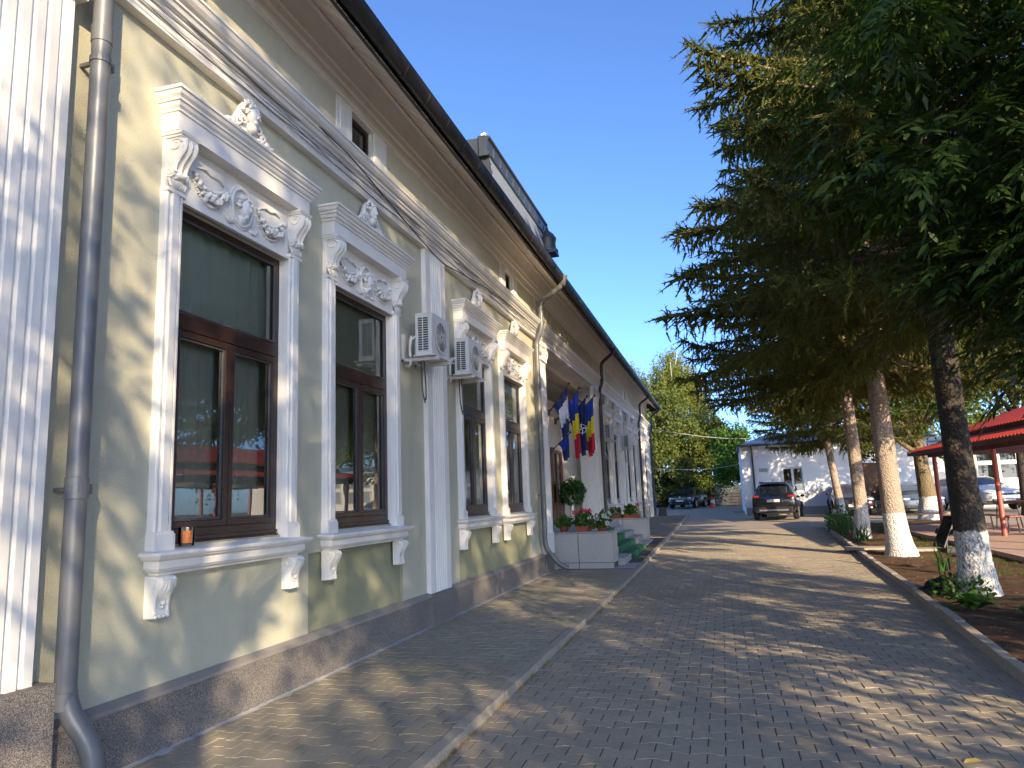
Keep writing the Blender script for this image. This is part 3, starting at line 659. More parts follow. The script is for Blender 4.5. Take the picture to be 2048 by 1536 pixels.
    def garland(s):
        b = MB()
        for k in range(60):
            q = rg.random(); y = s * (.20 + q * .40); z = 4.16 - .13 * math.sin(math.pi * q) ** .8 - .02 * q; th = .022 + .03 * math.sin(math.pi * q)
            a = rg.uniform(0, 6.28); rr = th * math.sqrt(rg.random()); b.ball((.045 + .02 + .7 * abs(rr * math.cos(a)), y, z + rr * math.sin(a)), rg.uniform(.014, .024), (1, rg.uniform(.8, 1.3), rg.uniform(.8, 1.2)), 1)
        for k in range(26):
            q = (k + .5) / 26; y = s * (.20 + q * .40); z = 4.16 - .13 * math.sin(math.pi * q) ** .8; th = .035 + .03 * math.sin(math.pi * q)
            for sg_ in (-1, 1): b.ball((.05, y, z + sg_ * th), .018, (.6, 1.4, .6), 1, Matrix.Rotation(rg.uniform(-.8, .8), 3, 'X'))
        pts = [(.045, s * .24, 4.2), (.055, s * .32, 4.235), (.05, s * .40, 4.225), (.055, s * .47, 4.25), (.045, s * .56, 4.225)]; b.tube(pts, [.006, .012, .008, .012, .003], 6)
        b.tube([(.045, s * .63, 4.2), (.05, s * .64, 4.1), (.047, s * .625, 4.02)], [.012, .01, .003], 6); b.ball((.055, s * .625, 4.19), .03, (.7, 1, 1), 2)
        b.v = [(x, q, z + .045) for x, q, z in b.v]; return b.mesh('garland', True)
    D['g1'] = garland(-1); D['g2'] = garland(1)
    b = MB()
    ring = [(.05, .135 * math.cos(2 * math.pi * k / 24), 4.11 + .165 * math.sin(2 * math.pi * k / 24)) for k in range(25)]; b.tube(ring, .017, 7, caps=False)
    ring = [(.045, .158 * math.cos(2 * math.pi * k / 24), 4.11 + .187 * math.sin(2 * math.pi * k / 24)) for k in range(25)]; b.tube(ring, .009, 6, caps=False)
    b.ball((.07, 0, 4.10), .075, (.75, .85, 1.15), 3); b.ball((.115, .02, 4.085), .017, (1.2, .7, 1.5), 2); b.ball((.095, .012, 4.045), .022, (.9, 1.2, .7), 2); b.ball((.09, .005, 4.02), .03, (.8, .9, .8), 2); b.ball((.05, -.01, 4.0), .045, (.8, .9, 1.0), 2)
    b.ball((.105, .03, 4.12), .02, (.6, 1, .5), 2); b.ball((.105, -.02, 4.12), .02, (.6, 1, .5), 2)
    for k in range(34):
        a = rg.uniform(-.3, math.pi + .3); rr = rg.uniform(.066, .09); b.ball((.06 + rg.uniform(0, .035), rr * math.cos(a) * .95, 4.115 + rr * math.sin(a) * 1.05), rg.uniform(.014, .024), (1, 1.2, .9), 1)
    for s in (-1, 1): b.tube([(.045, s * .10, 3.945), (.055, s * .17, 3.93), (.05, s * .22, 3.965), (.045, s * .19, 3.985)], [.012, .015, .01, .004], 6)
    b.v = [(x, q, z + .045) for x, q, z in b.v]; D['med'] = b.mesh('medallion', True)
    b = MB(); x0 = .12
    b.prism_y([(x0 - .03, 4.70), (x0 + .04, 4.70), (x0 + .02, 4.78), (x0 - .03, 4.78)], -.30, .30)
    out = [(-.32, 4.70), (-.27, 4.77), (-.2, 4.80), (-.15, 4.9), (-.1, 4.99), (-.05, 5.05), (0, 5.07), (.05, 5.05), (.1, 4.99), (.15, 4.9), (.2, 4.80), (.27, 4.77), (.32, 4.70)]
    n = len(out); b.add([(x0 - .035, y, z) for y, z in out] + [(x0 + .005, y * .93, z - .01) for y, z in out], [tuple(range(n)), tuple(range(n, 2 * n))[::-1]] + [(i_, (i_ + 1) % n, n + (i_ + 1) % n, n + i_) for i_ in range(n)])
    b.ball((x0 + .04, 0, 4.93), .062, (.8, .85, 1.15), 3); b.ball((x0 + .092, 0, 4.915), .014, (1, .7, 1.5), 2); b.ball((x0 + .07, 0, 4.87), .026, (.8, .9, .7), 2); b.ball((x0 + .03, 0, 4.83), .05, (.8, 1.1, .9), 2)
    for k in range(22):
        a = rg.uniform(-.2, math.pi + .2); b.ball((x0 + .03 + rg.uniform(0, .03), .062 * math.cos(a), 4.945 + .066 * math.sin(a)), rg.uniform(.013, .022), (1, 1, 1), 1)
    for k in range(9):
        a = math.pi * (k / 8); b.tube([(x0 + .0, .07 * math.cos(a), 4.95 + .07 * math.sin(a)), (x0 + .03, .105 * math.cos(a), 4.95 + .10 * math.sin(a)), (x0 + .02, .125 * math.cos(a), 4.95 + .128 * math.sin(a))], [.012, .018, .006], 6)
    for s in (-1, 1):
        for k in range(4):
            cx, cz = s * (.10 + .055 * k), 4.86 - .04 * k
            pts = []
            for q in range(16): a = q / 15 * 1.5 * 2 * math.pi; rr = (.045 - .006 * k) * (1 - .7 * q / 15); pts.append((x0 + .015 + .012 * q / 15, cx + s * rr * math.cos(a), cz + rr * math.sin(a)))
            b.tube(pts, [.013] * 10 + [.01] * 6, 6)
        for k in range(16): b.ball((x0 + .02, s * rg.uniform(.04, .28), 4.74 + rg.uniform(0, .05)), rg.uniform(.012, .022), (1, 1.4, .8), 1)
    b.v = [(x - .02, q * 1.12, 4.73 + (z - 4.70) * 1.05) for x, q, z in b.v]; D['crest'] = b.mesh('crest', True)
    return D
WD = wmesh()
def blind(y0, y1, z0, z1, x, n):
    b = MB()
    for k in range(n):
        a = y0 + (y1 - y0) * k / n; e = y0 + (y1 - y0) * (k + .82) / n; b.quad((x, a, z0), (x + .03, e, z0), (x + .03, e, z1), (x, a, z1))
    return b.mesh('curtain')
def folds(y0, y1, z0, z1, x):
    b = MB(); n = 40; vs = []; fs = []
    for k in range(n + 1):
        y = y0 + (y1 - y0) * k / n; xx = x + .035 * math.sin(k * 1.5) + .015 * math.sin(k * .7); vs += [(xx, y, z0), (xx, y, z1)]
    for k in range(n): fs.append((2 * k, 2 * k + 1, 2 * k + 3, 2 * k + 2))
    b.add(vs, fs); return b.mesh('curtain', True)
CUR = [folds(-.74, .74, 1.3, 4.0, -.17), blind(-.74, .74, 1.3, 4.0, -.17, 13), blind(-.74, .74, 1.35, 4.0, -.17, 12), folds(-.74, .74, 1.3, 4.0, -.17)]
for i, yc in enumerate(WINS):
    win = put('window', WD['frame'], 'brown', bld, (XW, yc, 0)); win.matrix_parent_inverse = Matrix.Translation(bld.location).inverted()
    P = lambda nm, key, mt: put(nm, WD[key], mt, win)
    P('sash', 's1', 'brown'); P('sash', 's2', 'brown'); P('pane', 'p1', 'glass'); P('pane', 'p2', 'glass'); P('pane', 'p3', 'glass'); P('glazing_bead', 'bead', 'darkgrey')
    P('reveal', 'reveal', 'white'); P('jamb', 'j1', 'white'); P('jamb', 'j2', 'white'); P('lintel_panel', 'lintel', 'white'); P('window_cornice', 'cornice', 'white'); P('window_sill', 'sill', 'white')
    P('console', 'c1', 'white'); P('console', 'c2', 'white'); P('corbel', 'k1', 'white'); P('corbel', 'k2', 'white'); P('garland', 'g1', 'white'); P('garland', 'g2', 'white'); P('medallion', 'med', 'white'); P('crest', 'crest', 'white')
    put('curtain', CUR[i % 4], 'curtain', win)
# ------------------------------------------------------------------ entrance porch
PX = -4.85
def W(b, name, mat, **k): return b.build(name, mat, bld, **k)
b = MB(); b.quad((PX, PORT[0], .1), (PX, 21.25, .1), (PX, 21.25, 5.1), (PX, PORT[0], 5.1)); b.quad((PX, 21.25, 3.1), (PX, PORT[1], 3.1), (PX, PORT[1], 5.1), (PX, 21.25, 5.1))
W(b, 'porch_wall', 'white')
b = MB(); b.quad((PX, PORT[1], .1), (XW, PORT[1], .1), (XW, PORT[1], 5.1), (PX, PORT[1], 5.1)); W(b, 'porch_side_wall', 'white'); b = MB(); b.quad((PX, PORT[0], .1), (XW, PORT[0], .1), (XW, PORT[0], 5.1), (PX, PORT[0], 5.1)); W(b, 'porch_side_wall', 'white')
b = MB(); b.quad((PX, PORT[0], 5.095), (-3.74, PORT[0], 5.095), (-3.74, PORT[1], 5.095), (PX, PORT[1], 5.095)); b.box(-4.6, -4.1, PORT[0], PORT[1], 4.95, 5.09); W(b, 'porch_ceiling', 'white')
b = MB(); b.box(-4.345, -4.21, 22.72, PORT[1], .5, 4.9); W(b, 'porch_pilaster', 'wall')
b = MB(); b.box(-4.2, -3.66, 22.6, 23.35, .45, 4.62); b.box(-4.22, -3.63, 22.57, 23.38, .45, .95); b.box(-4.22, -3.64, 22.58, 23.37, 4.62, 4.68); W(b, 'porch_pier', 'white', bevel=.008)
def capital(yc, hw, xf, z0):
    b = MB(); b.box(XW, xf + .03, yc - hw - .03, yc + hw + .03, z0 + .34, z0 + .44); b.box(XW, xf, yc - hw, yc + hw, z0, z0 + .34); b.box(XW, xf + .02, yc - hw - .02, yc + hw + .02, z0, z0 + .05)
    for s in (-1, 1):
        for fx in (0, 1):
            pts = []; c = (xf + .02, yc + s * (hw - .04), z0 + .22)
            for q in range(22):
                a = q / 21 * 2 * 2 * math.pi + (1.57 if s > 0 else 1.57); rr = .12 * (1 - .8 * q / 21); pts.append((c[0] + .02 * q / 21, c[1] + s * rr * math.cos(a), c[2] + rr * math.sin(a)))
            b.tube(pts, [.025] * 14 + [.018] * 8, 6)
        b.ball((xf + .03, yc + s * (hw - .04), z0 + .22), .035, sub=2)
    for k in range(5): b.ball((xf + .015, yc + (k - 2) * hw * .3, z0 + .24), .04, (.7, .8, 1.2), 1); b.tube([(xf, yc + (k - 2) * hw * .35, z0 + .04), (xf + .04, yc + (k - 2) * hw * .38, z0 + .12), (xf + .02, yc + (k - 2) * hw * .36, z0 + .16)], [.03, .03, .008], 6)
    return W(b, 'capital', 'white', smooth=True, angle=45)
b = MB(); b.prism_z(flute_prof(15.45, 15.98, -3.66, 4, .07), .9, 4.68); b.box(XW - .01, -3.64, 15.42, 16.0, .46, .9); W(b, 'porch_pier', 'white', smooth=True, angle=40)
b = MB(); b.box(-4.3, XW - .012, 15.6, 15.985, .1, 5.1); W(b, 'porch_pier_core', 'white')
capital(15.715, .28, -3.655, 4.68); capital(22.98, .36, -3.65, 4.68)
# wreath medallions painted letters above the porch: raised relief on the frieze
b = MB(); b.box(XW - .01, XW + .03, 16.1, 22.7, 5.58, 6.155); W(b, 'name_frieze', 'frieze')
b = MB(); rg = random.Random(11)
for k in range(14):
    yc = 16.5 + k * .46
    for s in (-1, 1):
        pts = []
        for q in range(14): a = q / 13 * 2.6 * math.pi; rr = .13 * (1 - .75 * q / 13); pts.append((XW + .04, yc + rr * math.cos(a) + .08 * s, 5.93 + s * rr * math.sin(a) + s * .05))
        b.tube(pts, [.02] * 8 + [.012] * 6, 5)
    for q in range(5): b.ball((XW + .04, yc + rg.uniform(-.2, .2), 5.93 + rg.uniform(-.15, .15)), rg.uniform(.02, .035), (.7, 1, 1), 1)
W(b, 'frieze_relief', 'frieze', smooth=True)
# door, opening towards the street
dr = MB(); y0, y1 = 21.28, 22.86
dr.box(PX - .05, PX + .03, y0, y0 + .1, .88, 3.1); dr.box(PX - .05, PX + .03, y1 - .1, y1, .88, 3.1); dr.box(PX - .05, PX + .03, y0 + .1, y1 - .1, 3.0, 3.1)
dr.box(PX - .04, PX + .02, y0 + .1, y1 - .1, .88, 1.5); dr.box(PX - .045, PX + .025, 22.02, 22.12, 1.5, 3.0); dr.box(PX - .04, PX + .02, y0 + .1, y0 + .22, 1.5, 3.0); dr.box(PX - .04, PX + .02, y1 - .22, y1 - .1, 1.5, 3.0)
door = W(dr, 'door', 'brownwood', bevel=.006)
for a, e in ((y0 + .22, 22.02), (22.12, y1 - .22)):
    g = MB(); g.quad((PX - .01, a, 1.5), (PX - .01, e, 1.5), (PX - .01, e, 3.0), (PX - .01, a, 3.0)); put('pane', g.mesh('pane'), 'glass', door)
g = MB(); g.tube([(PX + .03, 22.0, 1.75), (PX + .08, 22.0, 1.75), (PX + .08, 22.0, 2.05), (PX + .03, 22.0, 2.05)], .012, 8); put('handle', g.mesh('handle', True), 'chrome', door)
g = MB(); g.box(PX + .021, PX + .026, 22.14, 22.36, 1.72, 2.02); put('notice', g.mesh('notice'), 'plate', door)
# stone clad platform and steps
pl = thing('entrance_platform', 'grey stone clad entrance platform with steps and two low end walls', 'steps', (-3.2, 20.2, 0))
b = MB(); b.box(-4.84, -3.3, 16.9, 24.0, .0, .86); b.build('landing', 'granite', pl, bevel=.01)
for i, (x, z) in enumerate(((-2.26, .24), (-2.56, .40), (-2.86, .56), (-3.14, .71))):
    b = MB(); b.box(x - .45, x, 16.98, 23.93, .02, z - .03); b.build('riser', 'granite', pl); b = MB(); b.box(x - .46, x + .025, 16.98, 23.93, z - .03, z); b.build('tread', 'granite', pl, bevel=.006)
for y0, dz in ((16.33, 0.0), (24.0, .04)):
    b = MB(); b.box(-3.95, -2.40, y0, y0 + .6, .03, .84 + dz); b.build('end_wall', 'joint', pl)
    for x0, x1 in ((-3.945, -3.182), (-3.168, -2.402)):
        b = MB(); b.box(x0, x1, y0 - .014, y0, .205, .832 + dz); b.build('cladding_panel', 'tile_panel', pl, bevel=.003)
        b = MB(); b.box(x0, x1, y0 - .014, y0, .05, .193); b.build('cladding_panel', 'tile_panel', pl, bevel=.003)
    for ya, yb in ((y0 + .005, y0 + .295), (y0 + .305, y0 + .595)):
        b = MB(); b.box(-2.40, -2.386, ya, yb, .20, .835 + dz); b.build('cladding_panel', 'tile_panel', pl, bevel=.003)
    b = MB(); b.box(-3.97, -2.375, y0 - .025, y0 + .62, .84 + dz, .87 + dz); b.build('coping', 'granite', pl, bevel=.005)
b = MB(); b.box(-2.56, -1.955, 16.3, 24.7, .02, .085); b.build('apron_slab', 'granite', pl, bevel=.006)
# green carpet down the steps
b = MB(); pr = [(-1.98, .09)]
for x, z in ((-2.235, .24), (-2.535, .40), (-2.835, .56), (-3.115, .71)):
    zl = pr[-1][1]; pr += [(x + .008, zl), (x + .008, z + .006)]
pr += [(-3.29, .716)]
pr = [(p[0], p[1] + .004) for p in pr]; vs = []; fs = []
for x, z in pr: vs += [(x, 18.3, z), (x, 21.6, z)]
for i in range(len(pr) - 1): fs.append((2 * i, 2 * i + 1, 2 * i + 3, 2 * i + 2))
b.add(vs, fs); o = b.build('carpet', 'carpet'); tag(o, 'green carpet runner laid over the entrance steps', 'carpet')
md = o.modifiers.new('t', 'SOLIDIFY'); md.thickness = .008; md.offset = 1
# turret roof above the entrance
b = MB(); y0, y1, xf = 16.2, 23.0, -4.55
b.add([(xf, y0, 7.3), (xf, y1, 7.3), (xf - .47, y1 - .35, 10.25), (xf - .47, y0 + .35, 10.25), (xf - 4, y0, 7.3), (xf - 4, y1, 7.3), (xf - 3.4, y1 - .35, 10.25), (xf - 3.4, y0 + .35, 10.25)], [(0, 1, 2, 3), (0, 3, 7, 4), (1, 5, 6, 2), (3, 2, 6, 7)])
W(b, 'turret', 'zinc'); sh = MB()
row = 0; z = 8.9
while z < 10.2:
    q = (z - 7.3) / 2.95; xx = xf - .47 * q; yl, yr_ = y0 + .35 * q, y1 - .35 * q; y = yl + (row % 2) * .09
    while y < yr_ - .1:
        sh.add([(xx + .012, y + .005, z - .02), (xx + .012, y + .17, z - .02), (xx - .02 + .012, y + .17, z + .13), (xx - .02 + .012, y + .005, z + .13), (xx + .02, y + .0875, z - .05)], [(0, 1, 2, 3), (0, 4, 1)]); y += .178
    z += .12; row += 1
o = W(sh, 'shingles', 'slate'); o['kind'] = 'stuff'
b = MB()
ya, yb = y0 + .2, y1 - .2
b.prism_y([(xf - .7, 10.21), (xf - .44, 10.21), (xf - .41, 10.25), (xf - .41, 10.3), (xf - .47, 10.34), (xf - .43, 10.62), (xf - .38, 10.66), (xf - .38, 10.71), (xf - .7, 10.76)], ya, yb); b.box(xf - 3.5, xf - .68, ya, ya + .25, 10.2, 10.7); W(b, 'turret_cap', 'zinc')
b = MB(); y = ya + .5
while y < yb: b.box(xf - .48, xf - .425, y, y + .035, 10.34, 10.6); y += .62
o = W(b, 'cap_seams', 'zinc'); o['kind'] = 'stuff'
b = MB(); b.lathe([(.34, 0), (.34, .06), (.28, .1), (.26, .3), (.3, .45), (.2, .62), (.06, .74), (.02, .9)], (xf - .3, y1 - .7, 9.55), 14); b.box(xf - .55, xf + .0, y1 - 1.0, y1 - .4, 9.46, 9.555); W(b, 'turret_finial', 'zinc', smooth=True, angle=40)
b = MB(); b.box(xf - .6, xf - .5, ya - .02, ya + .12, 10.74, 10.79); b.ball((xf - .52, ya + .05, 10.8), .05, (1, 1.5, .7), 2); W(b, 'turret_knob', 'white')
# downpipes (parts of the building)
def pipe(name, pts, r_, mat, collars, brackets):
    b = MB(); b.tube(pts, r_, 20); o = W(b, name, mat, smooth=True, angle=50)
    for c, h in collars:
        g = MB(); g.lathe([(r_ * 1.01, 0), (r_ * 1.09, .004), (r_ * 1.09, h - .004), (r_ * 1.01, h)], c, 20); q = put('collar', g.mesh('collar', True, 40), mat, o)
    for x, y, z in brackets:
        g = MB(); g.box(XW, x, y - .012, y + .012, z - .012, z + .012); g.lathe([(r_ * 1.05, 0), (r_ * 1.12, .002), (r_ * 1.12, .038), (r_ * 1.05, .04)], (x, y, z - .02), 18); g.box(x - .02, x + .02, y + r_, y + r_ + .035, z - .03, z + .03); put('pipe_bracket', g.mesh('pipe_bracket'), mat, o)
    return o
def arc(pts, n=5):
    out = [Vector(pts[0])]
    for a, b_, c in zip(pts, pts[1:], pts[2:]):
        a, b_, c = Vector(a), Vector(b_), Vector(c); r_ = min((a - b_).length, (c - b_).length, .16) * .9
        p0 = b_ + (a - b_).normalized() * r_; p1 = b_ + (c - b_).normalized() * r_
        for k in range(n + 1): q = k / n; out.append(p0 * (1 - q) ** 2 + b_ * 2 * q * (1 - q) + p1 * q * q)
    return out + [Vector(pts[-1])]
pipe('downpipe', arc([(-2.99, 3.43, 6.3), (-3.05, 3.43, 6.12), (-3.62, 3.43, 5.75), (-3.62, 3.43, .56), (-3.47, 3.5, .36), (-3.47, 3.5, -.02)]), .059, 'pipe', [((-3.62, 3.43, .56), .1), ((-3.62, 3.43, 4.62), .12), ((-3.62, 3.43, 1.72), .13)], [(-3.62, 3.43, 1.78), (-3.62, 3.43, 4.5)])
pipe('downpipe', arc([(-2.99, 15.1, 6.32), (-3.02, 15.1, 6.2), (-3.52, 15.15, 5.9), (-3.52, 15.15, 5.25), (-3.66, 15.2, 5.05), (-3.66, 15.2, .62), (-3.42, 15.35, .25), (-3.25, 15.45, .17)]), .055, 'pipe', [((-3.66, 15.2, 4.9), .1), ((-3.66, 15.2, 2.6), .1)], [(-3.66, 15.2, 1.7)])
for y in (23.45, 35.0, 40.95): pipe('downpipe', arc([(-2.99, y - .5, 6.34), (-3.0, y - .5, 6.2), (-3.5, y, 5.95), (-3.5, y, 5.3), (-3.6, y, 5.1), (-3.6, y, .1 + gz(y))]), .055, 'pipe_dark', [], [])
b = MB(); b.lathe([(.06, 0), (.075, .12), (.11, .2), (.11, .22)], (-2.99, 15.1, 6.2), 14); W(b, 'outlet_funnel', 'pipe', smooth=True)
# cables sagging along the cornice
for k in range(7):
    b = MB()
    zs = 5.19 + .022 * k
    pts = [(-3.655 + .004 * (k % 4), 2.5 + i * .22, zs + .018 * math.sin(i * .5 + k * 1.9) + .01 * math.sin(i * 1.3 + k)) for i in range(60)]
    b.tube(pts, .003 if k % 3 else .0045, 5); o = b.build('facade_cable', 'wire' if k % 2 == 0 else 'wire_w', bld)
b = MB(); pts = [(-3.64, 5.6, 5.45), (-3.55, 6.6, 5.33), (-3.58, 7.6, 5.22), (-3.66, 8.8, 5.15), (-3.67, 9.6, 5.08), (-3.66, 10.4, 5.16), (-3.66, 12, 5.3), (-3.65, 15, 5.36)]; b.tube(arc(pts), .008, 6); b.build('facade_cable', 'wire', bld, smooth=True)
# ------------------------------------------------------------------ things on and by the facade
def aircon(label, loc, s=1.0, tilt=0.0):
    t = thing('air_conditioner', label, 'air conditioner', loc, 0, 'air conditioners on the facade')
    D, L, H = .22, .62, .54      # depth (x), length (y), height
    b = MB(); e = .03
    b.box(0, D, e, L, 0, H); b.box(0, e, 0, e, 0, H); b.box(D - .05, D, 0, e, 0, H); b.box(e, D - .05, 0, e, 0, .05); b.box(e, D - .05, 0, e, H - .06, H); c = b.mesh('casing', bevel=.006); put('casing', c, 'acwhite', t)
    g = MB(); g.box(e, D - .05, .02, .026, .05, H - .06); put('coil', g.mesh('coil'), 'fin', t)
    for k in range(15):
        z = .055 + k * .0305; g = MB(); g.box(e, D - .05, .002, .012, z, z + .008); put('grille_bar', g.mesh('grille_bar'), 'acwhite', t)
    g = MB(); g.box(.09, .10, .0, .014, .05, H - .06); put('grille_post', g.mesh('grille_post'), 'acwhite', t)
    g = MB(); g.lathe([(.21, 0), (.225, .012), (.19, .012), (.188, .002)], (D, L * .5, H * .5), 32, 'X'); fan = put('fan_guard', g.mesh('fan_guard', True, 40), 'acwhite', t)
    g = MB(); g.lathe([(.19, 0), (.188, .004)], (D - .001, L * .5, H * .5), 32, 'X'); put('fan_opening', g.mesh('fan_opening'), 'black', fan)
    g = MB()
    for k in range(9):
        rr = .025 + k * .02; g.tube([(D + .012, L * .5 + rr * math.cos(2 * math.pi * q / 32), H * .5 + rr * math.sin(2 * math.pi * q / 32)) for q in range(33)], .0022, 4, caps=False)
    for k in range(12): a = math.pi * k / 6; g.tube([(D + .012, L * .5 + .02 * math.cos(a), H * .5 + .02 * math.sin(a)), (D + .012, L * .5 + .2 * math.cos(a), H * .5 + .2 * math.sin(a))], .0022, 4)
    put('fan_grille', g.mesh('fan_grille'), 'acwhite', fan)
    g = MB(); xw = XW - loc[0]
    for y in (.08, L - .12):
        g.box(xw, D + .06, y - .03, y + .03, -.06, -.02); g.box(xw, xw + .04, y - .03, y + .03, -.06, .3)
    g.box(-.02, D + .05, -.04, L + .04, -.02, -.008); put('wall_bracket', g.mesh('wall_bracket', bevel=.004), 'acwhite', t)
    g = MB(); g.tube(arc([(.06, .1, .2), (-.02, -.04, .28), (-.06, -.08, .1), (-.04, -.02, -.15), (xw + .02, .1, -.1)]), .018, 8); put('hose', g.mesh('hose', True), 'acwhite', t)
    g = MB(); g.tube(arc([(.02, .12, -.03), (.03, .12, -.45), (.06, .16, -.62), (.05, .2, -.4), (.02, .22, -.03)]), .009, 7); put('cable_loop', g.mesh('cable_loop', True), 'darkgrey', t)
    return t
ac = aircon('air conditioner at the foot of the pilaster top beside the second window, with dangling cable loop', (-3.56, 8.3, 3.46))
ac['label'] = 'white air conditioner with a dangling cable loop, left of the fluted pilaster'
dup(ac, (-3.64, 9.92, 3.48), label='white air conditioner mounted right of the fluted pilaster, over a window')
dup(ac, (-3.62, 24.1, 3.5), label='white air conditioner beyond the flags, next to the dark downpipe')
dup(ac, (-3.62, 29.0, 3.5), label='white air conditioner on the far pilaster, last one before the corner')
# candle cup on the sill
t = thing('glass_cup', 'small glass cup with orange printed sleeve on the window sill', 'cup', (-3.70, 4.46, 1.388))
b = MB(); b.lathe([(.05, 0), (.056, .02), (.058, .13), (.054, .13), (.052, .02), (.03, .012)], n=20); put('cup', b.mesh('cup', True, 50), 'jar', t)
b = MB(); b.lathe([(.048, .02), (.05, .1), (.047, .105), (.02, .03)], n=20); put('sleeve', b.mesh('sleeve', True, 50), 'jar_orange', t)
# flags
def flag(label, holder, tip, bands, length, width, seed, emblem=None):
    t = thing('flag', label, 'flag', holder, 0, 'flags at the entrance'); h = Vector(holder); d = Vector(tip) - h; rg = random.Random(seed)
    b = MB(); b.tube([Vector((0, 0, 0)), d * 1.02], .014, 8); b.ball(d * 1.03, .03, (1, 1, 1), 2); put('pole', b.mesh('pole', True), 'darkwood', t)
    b = MB(); b.box(-.06, .0, -.03, .03, -.08, .06); b.tube([Vector((-.04, 0, -.02)), d * .12], .022, 8); put('holder', b.mesh('holder'), 'darkgrey', t)
    nu, nv = 30, 28; V = []; F = []; MI = []
    p1 = d * .985; p0 = d * (1 - width / d.length)
    ph = [rg.uniform(0, 6.28) for _ in range(4)]
    for i in range(nv + 1):
        v = i / nv
        for j in range(nu + 1):
            u = j / nu; top = p0.lerp(p1, u); gather = 1 - .72 * v ** .6
            xh = Vector((p1.x - .06, p1.y, 0)); base = Vector((xh.x + (top.x - xh.x) * gather, xh.y + (top.y - xh.y) * gather, top.z))
            fold = .075 * math.sin(u * 15 + ph[0] + v * 1.2) * v ** .5 + .03 * math.sin(u * 31 + ph[1]) * v ** .5
            V.append((base.x + .35 * fold, base.y + fold, base.z - length * v + (p1.z - top.z) * .55 * v + .02 * math.sin(u * 9 + ph[2])))
    for i in range(nv):
        for j in range(nu): a = i * (nu + 1) + j; F.append((a, a + 1, a + nu + 2, a + nu + 1)); MI.append(min(len(bands) - 1, int(i / nv * len(bands))))
    cl = put('cloth', np_mesh('cloth', V, F, smooth=True, mi=MI), bands, t)
    if emblem:
        g = MB(); c = Vector(V[(nv // 2) * (nu + 1) + nu // 2]) + Vector((.02, -.11, 0)); r_ = emblem
        for k in range(4):
            a = k * math.pi / 2; w_ = a + math.pi / 4
            g.add([c, c + Vector((r_ * math.cos(a), 0, r_ * math.sin(a))), c + Vector((r_ * .28 * math.cos(w_), -.004, r_ * .28 * math.sin(w_)))], [(0, 1, 2)])
        g.tube([c + Vector((r_ * .62 * math.cos(2 * math.pi * q / 24), 0, r_ * .62 * math.sin(2 * math.pi * q / 24))) for q in range(25)], .008, 4, caps=False)
        put('emblem', g.mesh('emblem'), 'flag_white', cl)
    return t
flag('pale lilac flag with dark blue edge, hung nearest the fluted pier', (-3.72, 16.45, 3.62), (-3.26, 16.5, 4.24), ['flag_navy', 'flag_white', 'flag_white', 'flag_navy'], 1.05, .62, 1)
flag('blue, yellow and red striped flag hanging between the lilac and navy flags', (-3.66, 16.9, 3.45), (-3.08, 16.8, 4.16), ['flag_blue', 'flag_yellow', 'flag_red'], 1.5, .5, 2)
flag('navy flag with white compass star emblem on the porch', (-3.66, 17.6, 3.4), (-3.02, 17.5, 4.05), ['flag_navy'], 1.25, .62, 3, .17)
flag('blue, yellow and red striped flag hanging behind the navy star flag', (-3.66, 18.3, 3.5), (-2.95, 18.2, 4.15), ['flag_blue', 'flag_yellow', 'flag_red'], 1.35, .5, 5)
flag('plain blue flag hanging low under the lilac flag', (-3.72, 16.6, 2.75), (-3.3, 16.62, 3.12), ['flag_blue', 'flag_navy'], .55, .4, 8)
# leaf cluster helper
def leaf_cloud(n, c, rad, size, seed, droop=.3, aspect=.55):
    r = np.random.default_rng(seed); d = unit(r.normal(size=(n, 3))); rr = r.random(n) ** .4
    P = np.array(c) + d * rr[:, None] * np.array(rad); ax = unit(d + r.normal(scale=.6, size=(n, 3)) + np.array([0, 0, -droop])); sd = unit(np.cross(ax, r.normal(size=(n, 3)))); s = size * r.uniform(.6, 1.2, n)[:, None]
    a = P; b_ = P + ax * s * .5 + sd * s * aspect * .5; c_ = P + ax * s; e = P + ax * s * .5 - sd * s * aspect * .5
    V = np.stack([a, b_, c_, e], 1).reshape(-1, 3); F = np.arange(n * 4).reshape(-1, 4); return V, F
